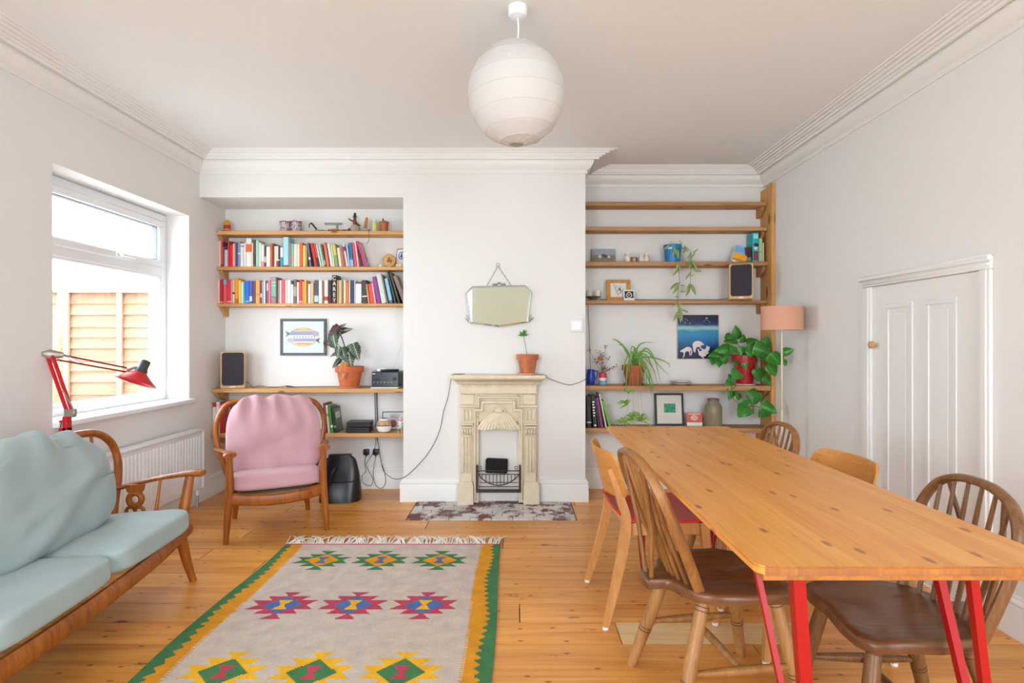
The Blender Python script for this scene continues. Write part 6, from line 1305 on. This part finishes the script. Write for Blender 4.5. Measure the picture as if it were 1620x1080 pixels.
# ---------------------------------------------------------------- plywood chairs
def plychair(label, loc, rz, seatm):
    t = thing('plywood_chair', label, 'chair', loc, rz, 'plywood-backed dining chairs')
    def seat(u, v):
        x = (u-.5)*.43; y = -.205+v*.40
        k = 1-.10*v; e_ = .022*max(0, abs(u-.5)*2-.8)*5*.2
        return (x*k, y, .452+.010*(abs(u-.5)*2)**2-.018*math.sin(math.pi*v)*1.0-.020*max(0, (.14-v)/.14)**2+.02*max(0, (v-.85)/.15)**2)
    b = B(); NU_, NV2 = 13, 13; b.grid(seat, NU_, NV2); k = len(b.v); b.v += [(x, y, z-.013) for x, y, z in b.v]; b.f += [tuple(i+k for i in f) for f in b.f]; 
    per = [i for i in range(NU_)]+[j*NU_+NU_-1 for j in range(1, NV2)]+[(NV2-1)*NU_+i for i in range(NU_-2, -1, -1)]+[j*NU_ for j in range(NV2-2, 0, -1)]
    b.f += [(per[i], per[(i+1) % len(per)], per[(i+1) % len(per)]+k, per[i]+k) for i in range(len(per))]; b.mi = [0]*len(b.f)
    b.build('seat', seatm, t, ang=60)
    B().box(-.17, .17, -.175, -.155, .385, .43, .003).build('front_apron', W_oakleg, t); B().box(-.17, .17, .13, .15, .385, .43, .003).build('rear_apron', W_oakleg, t)
    for s in (-1, 1):
        B().box(s*.178-.010, s*.178+.010, -.16, .15, .375, .43, .003).build('side_apron', W_oakleg, t)
        B().tube([(s*.215, -.215, .012), (s*.195, -.19, .25), (s*.185, -.175, .432)], [.0125, .017, .019], 4, up=(1,0,0), square=True).build('front_leg', W_oakleg, t, ang=30)
        pth = smooth_path([(s*.238, .262, .012), (s*.212, .205, .22), (s*.19, .165, .42), (s*.18, .185, .53), (s*.166, .228, .66)], 6); nn = len(pth)
        B().tube(pth, [.0125+.0075*math.sin(math.pi*min(1, i/nn*1.05)) for i in range(nn)], 4, up=(1,0,0), square=True, asp=.85).build('rear_leg', W_oakleg, t, ang=30)
        for (x, y) in ((s*.215, -.215), (s*.238, .262)): B().lathe([(.013,0),(.013,.012),(.0005,.012)], (x, y, .0005), 12).build('foot_pad', M_white, t)
    # curved backrest with rounded corners
    bm = bmesh.new(); poly = rrect(-.215, .215, -.105, .105, .05, 6)
    NX = 20; b = B(); rows = []
    def halfh(x):
        d_ = abs(x)-(.215-.05); return .105 if d_ <= 0 else .105-.05+math.sqrt(max(0, .05*.05-d_*d_))
    vs = []; NZ = 5
    for i in range(NX+1):
        u = -math.cos(math.pi*i/NX)*.2149; hh = halfh(u)
        for j in range(NZ):
            q_ = -hh+2*hh*j/(NZ-1); yb0 = .165+.055*(1-(u/.215)**2)+(q_+.1)*.30
            vs.append((u, yb0, .635+q_*.98))
    k = len(vs); vs += [(x, y-.011, z) for x, y, z in vs]; fs = []
    for i in range(NX):
        for j in range(NZ-1): a_ = i*NZ+j; fs.append((a_, a_+NZ, a_+NZ+1, a_+1)); fs.append((a_+k, a_+1+k, a_+NZ+1+k, a_+NZ+k))
        for j in (0, NZ-1): a_ = i*NZ+j; fs.append((a_, a_+NZ, a_+NZ+k, a_+k))
    for i in (0, NX):
        for j in range(NZ-1): a_ = i*NZ+j; fs.append((a_, a_+1, a_+1+k, a_+k))
    bm.free(); b.add(vs, fs).build('backrest', W_ply, t, ang=50)
    return t
plychair('plywood-backed chair with a red seat on the sofa side of the table', (.635, 2.645, 0), R(92), M_redseat)
plychair('plywood-backed chair on the door side of the table', (1.15, 2.36, 0), R(-88), W_ply)
# ---------------------------------------------------------------- rug
RX0, RX1, RY0, RY1 = -1.37, -.085, 1.28, 3.393
G_, Y_, BL, CR, BE = hx('#487a50'), hx('#d8932c'), hx('#566ea0'), hx('#b8465a'), hx('#c6b7a9')
YEL = hx('#e8b02c')
def motif(dx_, dy_, cols):
    x = abs(dx_)/.155; v = dy_/.0445; a = abs(v)
    if a > 3 or x > 1: return None
    if a <= 1: e_ = .72+.26*a
    elif a <= 2: e_ = .43+.22*(a-1)
    else: e_ = .05+.24*(a-2)
    if x > e_: return None
    if x/.6+a/2 < 1:
        return cols[2] if (a < 1 and x < .05+.16*a) else cols[1]
    return cols[0]
ROWS = [(3.138, (G_, Y_, BL)), (2.605, (CR, BL, YEL)), (2.07, (YEL, G_, CR)), (1.54, (G_, Y_, BL))]
MXS = (-1.065, -.742, -.416)
def rugcol(x, y):
    if y > RY1-.016: return CR
    u = (x-RX0); w = (RX1-x)
    for (e_, per, ph) in ((u, .055, .3), (w, .050, 1.1)):
        saw = ((y/per+ph) % 1.0); tri = abs(saw*2-1); st = math.floor(tri*4)/4
        gb = .040+.026*st+.010*math.sin(y*9+ph); yb0 = .112+.010*(1 if (int(y/.0075)) % 2 else 0)+.006*math.sin(y*5)
        if e_ < gb: return G_
        if e_ < yb0: return Y_
    for (yy, cols) in ROWS:
        if abs(y-yy) < .14:
            for mx_ in MXS:
                c_ = motif(x-mx_, y-yy, cols)
                if c_: return c_
    return BE
rug = thing('kilim_rug', 'flat woven beige kilim with bright diamond motifs and green border', 'rug', ((RX0+RX1)/2, (RY0+RY1)/2, 0))
nx, ny = 184, 302; vs, fs, cols = [], [], []
for j in range(ny+1):
    for i in range(nx+1):
        x = RX0+(RX1-RX0)*i/nx; y = RY0+(RY1-RY0)*j/ny; eu = abs(i/nx-.5)*2
        xo = .012*math.sin(y*4.2+1)*(1 if i < nx/2 else -.4)*eu**6
        vs.append((x+xo, y, .0085+.0025*noise.noise((x*3, y*3, 0))))
for j in range(ny):
    for i in range(nx):
        a_ = j*(nx+1)+i; fs.append((a_, a_+1, a_+nx+2, a_+nx+1)); cols.append(rugcol(RX0+(RX1-RX0)*(i+.5)/nx, RY0+(RY1-RY0)*(j+.5)/ny))
per = [i for i in range(nx+1)]+[j*(nx+1)+nx for j in range(1, ny+1)]+[ny*(nx+1)+i for i in range(nx-1, -1, -1)]+[j*(nx+1) for j in range(ny-1, 0, -1)]
k = len(vs); vs += [(vs[i][0], vs[i][1], .0008) for i in per]
for q_ in range(len(per)):
    q2 = (q_+1) % len(per); fs.append((per[q2], per[q_], k+q_, k+q2)); x, y, z = vs[per[q_]]; cols.append(rugcol(min(max(x, RX0+.01), RX1-.01), min(y, RY1-.002)))
me = bpy.data.meshes.new('weave'); me.from_pydata(vs, [], fs); ca = me.color_attributes.new('weave_colour', 'FLOAT_COLOR', 'CORNER')
flatc = []
for f, c_ in zip(fs, cols):
    for _ in f: flatc += list(c_)
ca.data.foreach_set('color', flatc)
m, nt, bs = _nodes('kilim_wool'); N = nt.nodes; L = nt.links
at = N.new('ShaderNodeAttribute'); at.attribute_name = 'weave_colour'; tcn = N.new('ShaderNodeTexCoord'); mpn = N.new('ShaderNodeMapping'); mpn.inputs['Scale'].default_value = (90, 320, 90); L.new(tcn.outputs['Object'], mpn.inputs[0])
nz = N.new('ShaderNodeTexNoise'); nz.inputs['Scale'].default_value = 1; nz.inputs['Detail'].default_value = 3; L.new(mpn.outputs[0], nz.inputs['Vector'])
nz2 = N.new('ShaderNodeTexNoise'); nz2.inputs['Scale'].default_value = 14; nz2.inputs['Detail'].default_value = 4; L.new(tcn.outputs['Object'], nz2.inputs['Vector'])
av = N.new('ShaderNodeMath'); av.operation = 'ADD'; L.new(nz.outputs['Fac'], av.inputs[0]); L.new(nz2.outputs['Fac'], av.inputs[1])
mr = N.new('ShaderNodeMapRange'); mr.inputs['From Min'].default_value = .6; mr.inputs['From Max'].default_value = 1.4; mr.inputs['To Min'].default_value = .78; mr.inputs['To Max'].default_value = 1.2; L.new(av.outputs[0], mr.inputs[0])
hs = N.new('ShaderNodeHueSaturation'); L.new(mr.outputs[0], hs.inputs['Value']); L.new(at.outputs['Color'], hs.inputs['Color']); L.new(hs.outputs[0], bs.inputs['Base Color']); bs.inputs['Roughness'].default_value = .95; bs.inputs['Specular IOR Level'].default_value = .1
bp_ = N.new('ShaderNodeBump'); bp_.inputs['Strength'].default_value = .5; bp_.inputs['Distance'].default_value = .003; L.new(nz.outputs['Fac'], bp_.inputs['Height']); L.new(bp_.outputs[0], bs.inputs['Normal'])
me.materials.append(m); o = link('weave', me, rug, world=True)
b = B(); nf = 190
for i in range(nf):
    x = RX0+.005+(RX1-RX0-.01)*i/nf; a = rng.uniform(-.5, .5)+.35*math.sin(i*.35); l = rng.uniform(.09, .15)
    p0 = Vector((x, RY1-.002, .006)); p1 = p0+Vector((math.sin(a)*l*.5, l*.55, .007+rng.uniform(0, .006))); p2 = p0+Vector((math.sin(a)*l*1.1, l, .003)); b.tube([p0, p1, p2], [.0032, .003, .0018], 5)
o = b.build('fringe', mat('cream_wool', '#ece4d8', .95), rug, world=True); o['kind'] = 'stuff'
# ---------------------------------------------------------------- anglepoise-style lamp on the sill
dl = thing('desk_lamp', 'red jointed desk lamp clamped to the window sill', 'lamp', (PX(106, 2.93), 2.93, .79))
M_lred = mat('lamp_red', '#c4121f', .3); M_lgrey = mat('lamp_bracket', '#a3968a', .4, metal=.6)
base = P(106, 668, 2.93); low_ = P(111, 653, 2.93); elb = P(79, 563, 2.90); end = P(200, 585, 3.30)
def wb(name, b, m): return b.build(name, m, dl, world=True)
wb('clamp', B().box(base.x-.03, base.x+.012, base.y-.02, base.y+.02, .752, .772, .003).box(base.x-.012, base.x+.012, base.y-.02, base.y+.02, .74, .83, .004).box(base.x-.03, base.x+.005, base.y-.018, base.y+.018, .797, .810, .003), M_lred)
wb('clamp_screw', B().tube([(base.x-.02, base.y, .70), (base.x-.02, base.y, .76)], .005, 8).lathe([(.014,0),(.014,.006)], (base.x-.02, base.y, .70), 12), M_black)
wb('swivel_post', B().tube([(base.x, base.y, .69), (base.x, base.y, .80), low_], [.010, .012, .010], 10), M_lred)
wb('lower_bracket', B().box(low_.x-.028, low_.x+.03, low_.y-.012, low_.y+.012, low_.z-.022, low_.z+.022, .006), M_lgrey)
for k in (-1, 1):
    off = Vector((k*.012, 0, k*.004)); wb('lower_arm', B().tube([low_+off, elb+off], .0062, 4, square=True), M_lred)
    off = Vector((0, 0, k*.015)); wb('upper_arm', B().tube([elb+Vector((.02, .02, -.005))+off, end+off*.8], .0042, 4, square=True), mat('dark_red_bar', '#8a1a20', .4))
wb('elbow_bracket', B().tube([elb+Vector((-.03, -.015, .012)), elb+Vector((0, 0, .008)), elb+Vector((.045, .03, .004))], [.010, .026, .014], 10, up=(0,1,0), asp=.5), M_lgrey)
def spring(a_, b_, r_, turns_):
    pts = []; d_ = (b_-a_); ax = d_.normalized(); u_ = ax.cross(Vector((0,0,1))).normalized(); w_ = ax.cross(u_)
    for i in range(turns_*8+1): t_ = i/(turns_*8); an = i*math.pi/4; pts.append(a_+d_*t_+u_*r_*math.cos(an)+w_*r_*math.sin(an))
    return B().tube(pts, .0012, 5)
u_ = (end-elb); wb('spring', spring(elb+Vector((.03, .03, .012)), elb+u_*.42+Vector((0, -.012, -.004)), .006, 26), M_steel); wb('spring', spring(low_+Vector((.025, -.01, .02)), low_.lerp(elb, .42)+Vector((.012, -.012, 0)), .004, 22), M_steel)
nk = P(226, 583, 3.345)
wb('head_bracket', B().tube([end, end.lerp(nk, .5)+Vector((0, 0, .012)), nk], [.012, .010, .008], 8), M_steel)
axis_top = P(231, 571, 3.36); axis_bot = P(217.5, 603, 3.33)
axd = (axis_bot-axis_top).normalized(); rot_ = Vector((0, 0, -1)).rotation_difference((axd+Vector((0, -.10, 0))).normalized()).to_matrix().to_4x4(); MH = Matrix.Translation(axis_top) @ rot_
wb('lamp_head', B().lathe([(.0005,.005),(.022,.003),(.028,-.006),(.027,-.045),(.033,-.062),(.034,-.078),(.0005,-.078)], seg=24, M=MH), mat('charcoal_cap', '#3a3c3f', .4))
b = B(); b.lathe([(.034,-.072),(.060,-.092),(.100,-.122),(.1105,-.134),(.1085,-.134),(.098,-.124),(.058,-.096),(.032,-.078)], seg=36, M=MH, cap=False); wb('shade', b, M_lred)
wb('bulb', B().sphere((0,0,-.095), .022, 12, 8, M=MH), mat('frosted_bulb', '#f4f2ec', .4))
wb('lamp_cord', B().tube(smooth_path([low_+Vector((-.015, 0, 0)), P(98, 665, 2.93), P(96, 680, 2.92), P(97, 700, 2.92)], 5), .0025, 6), M_cable)
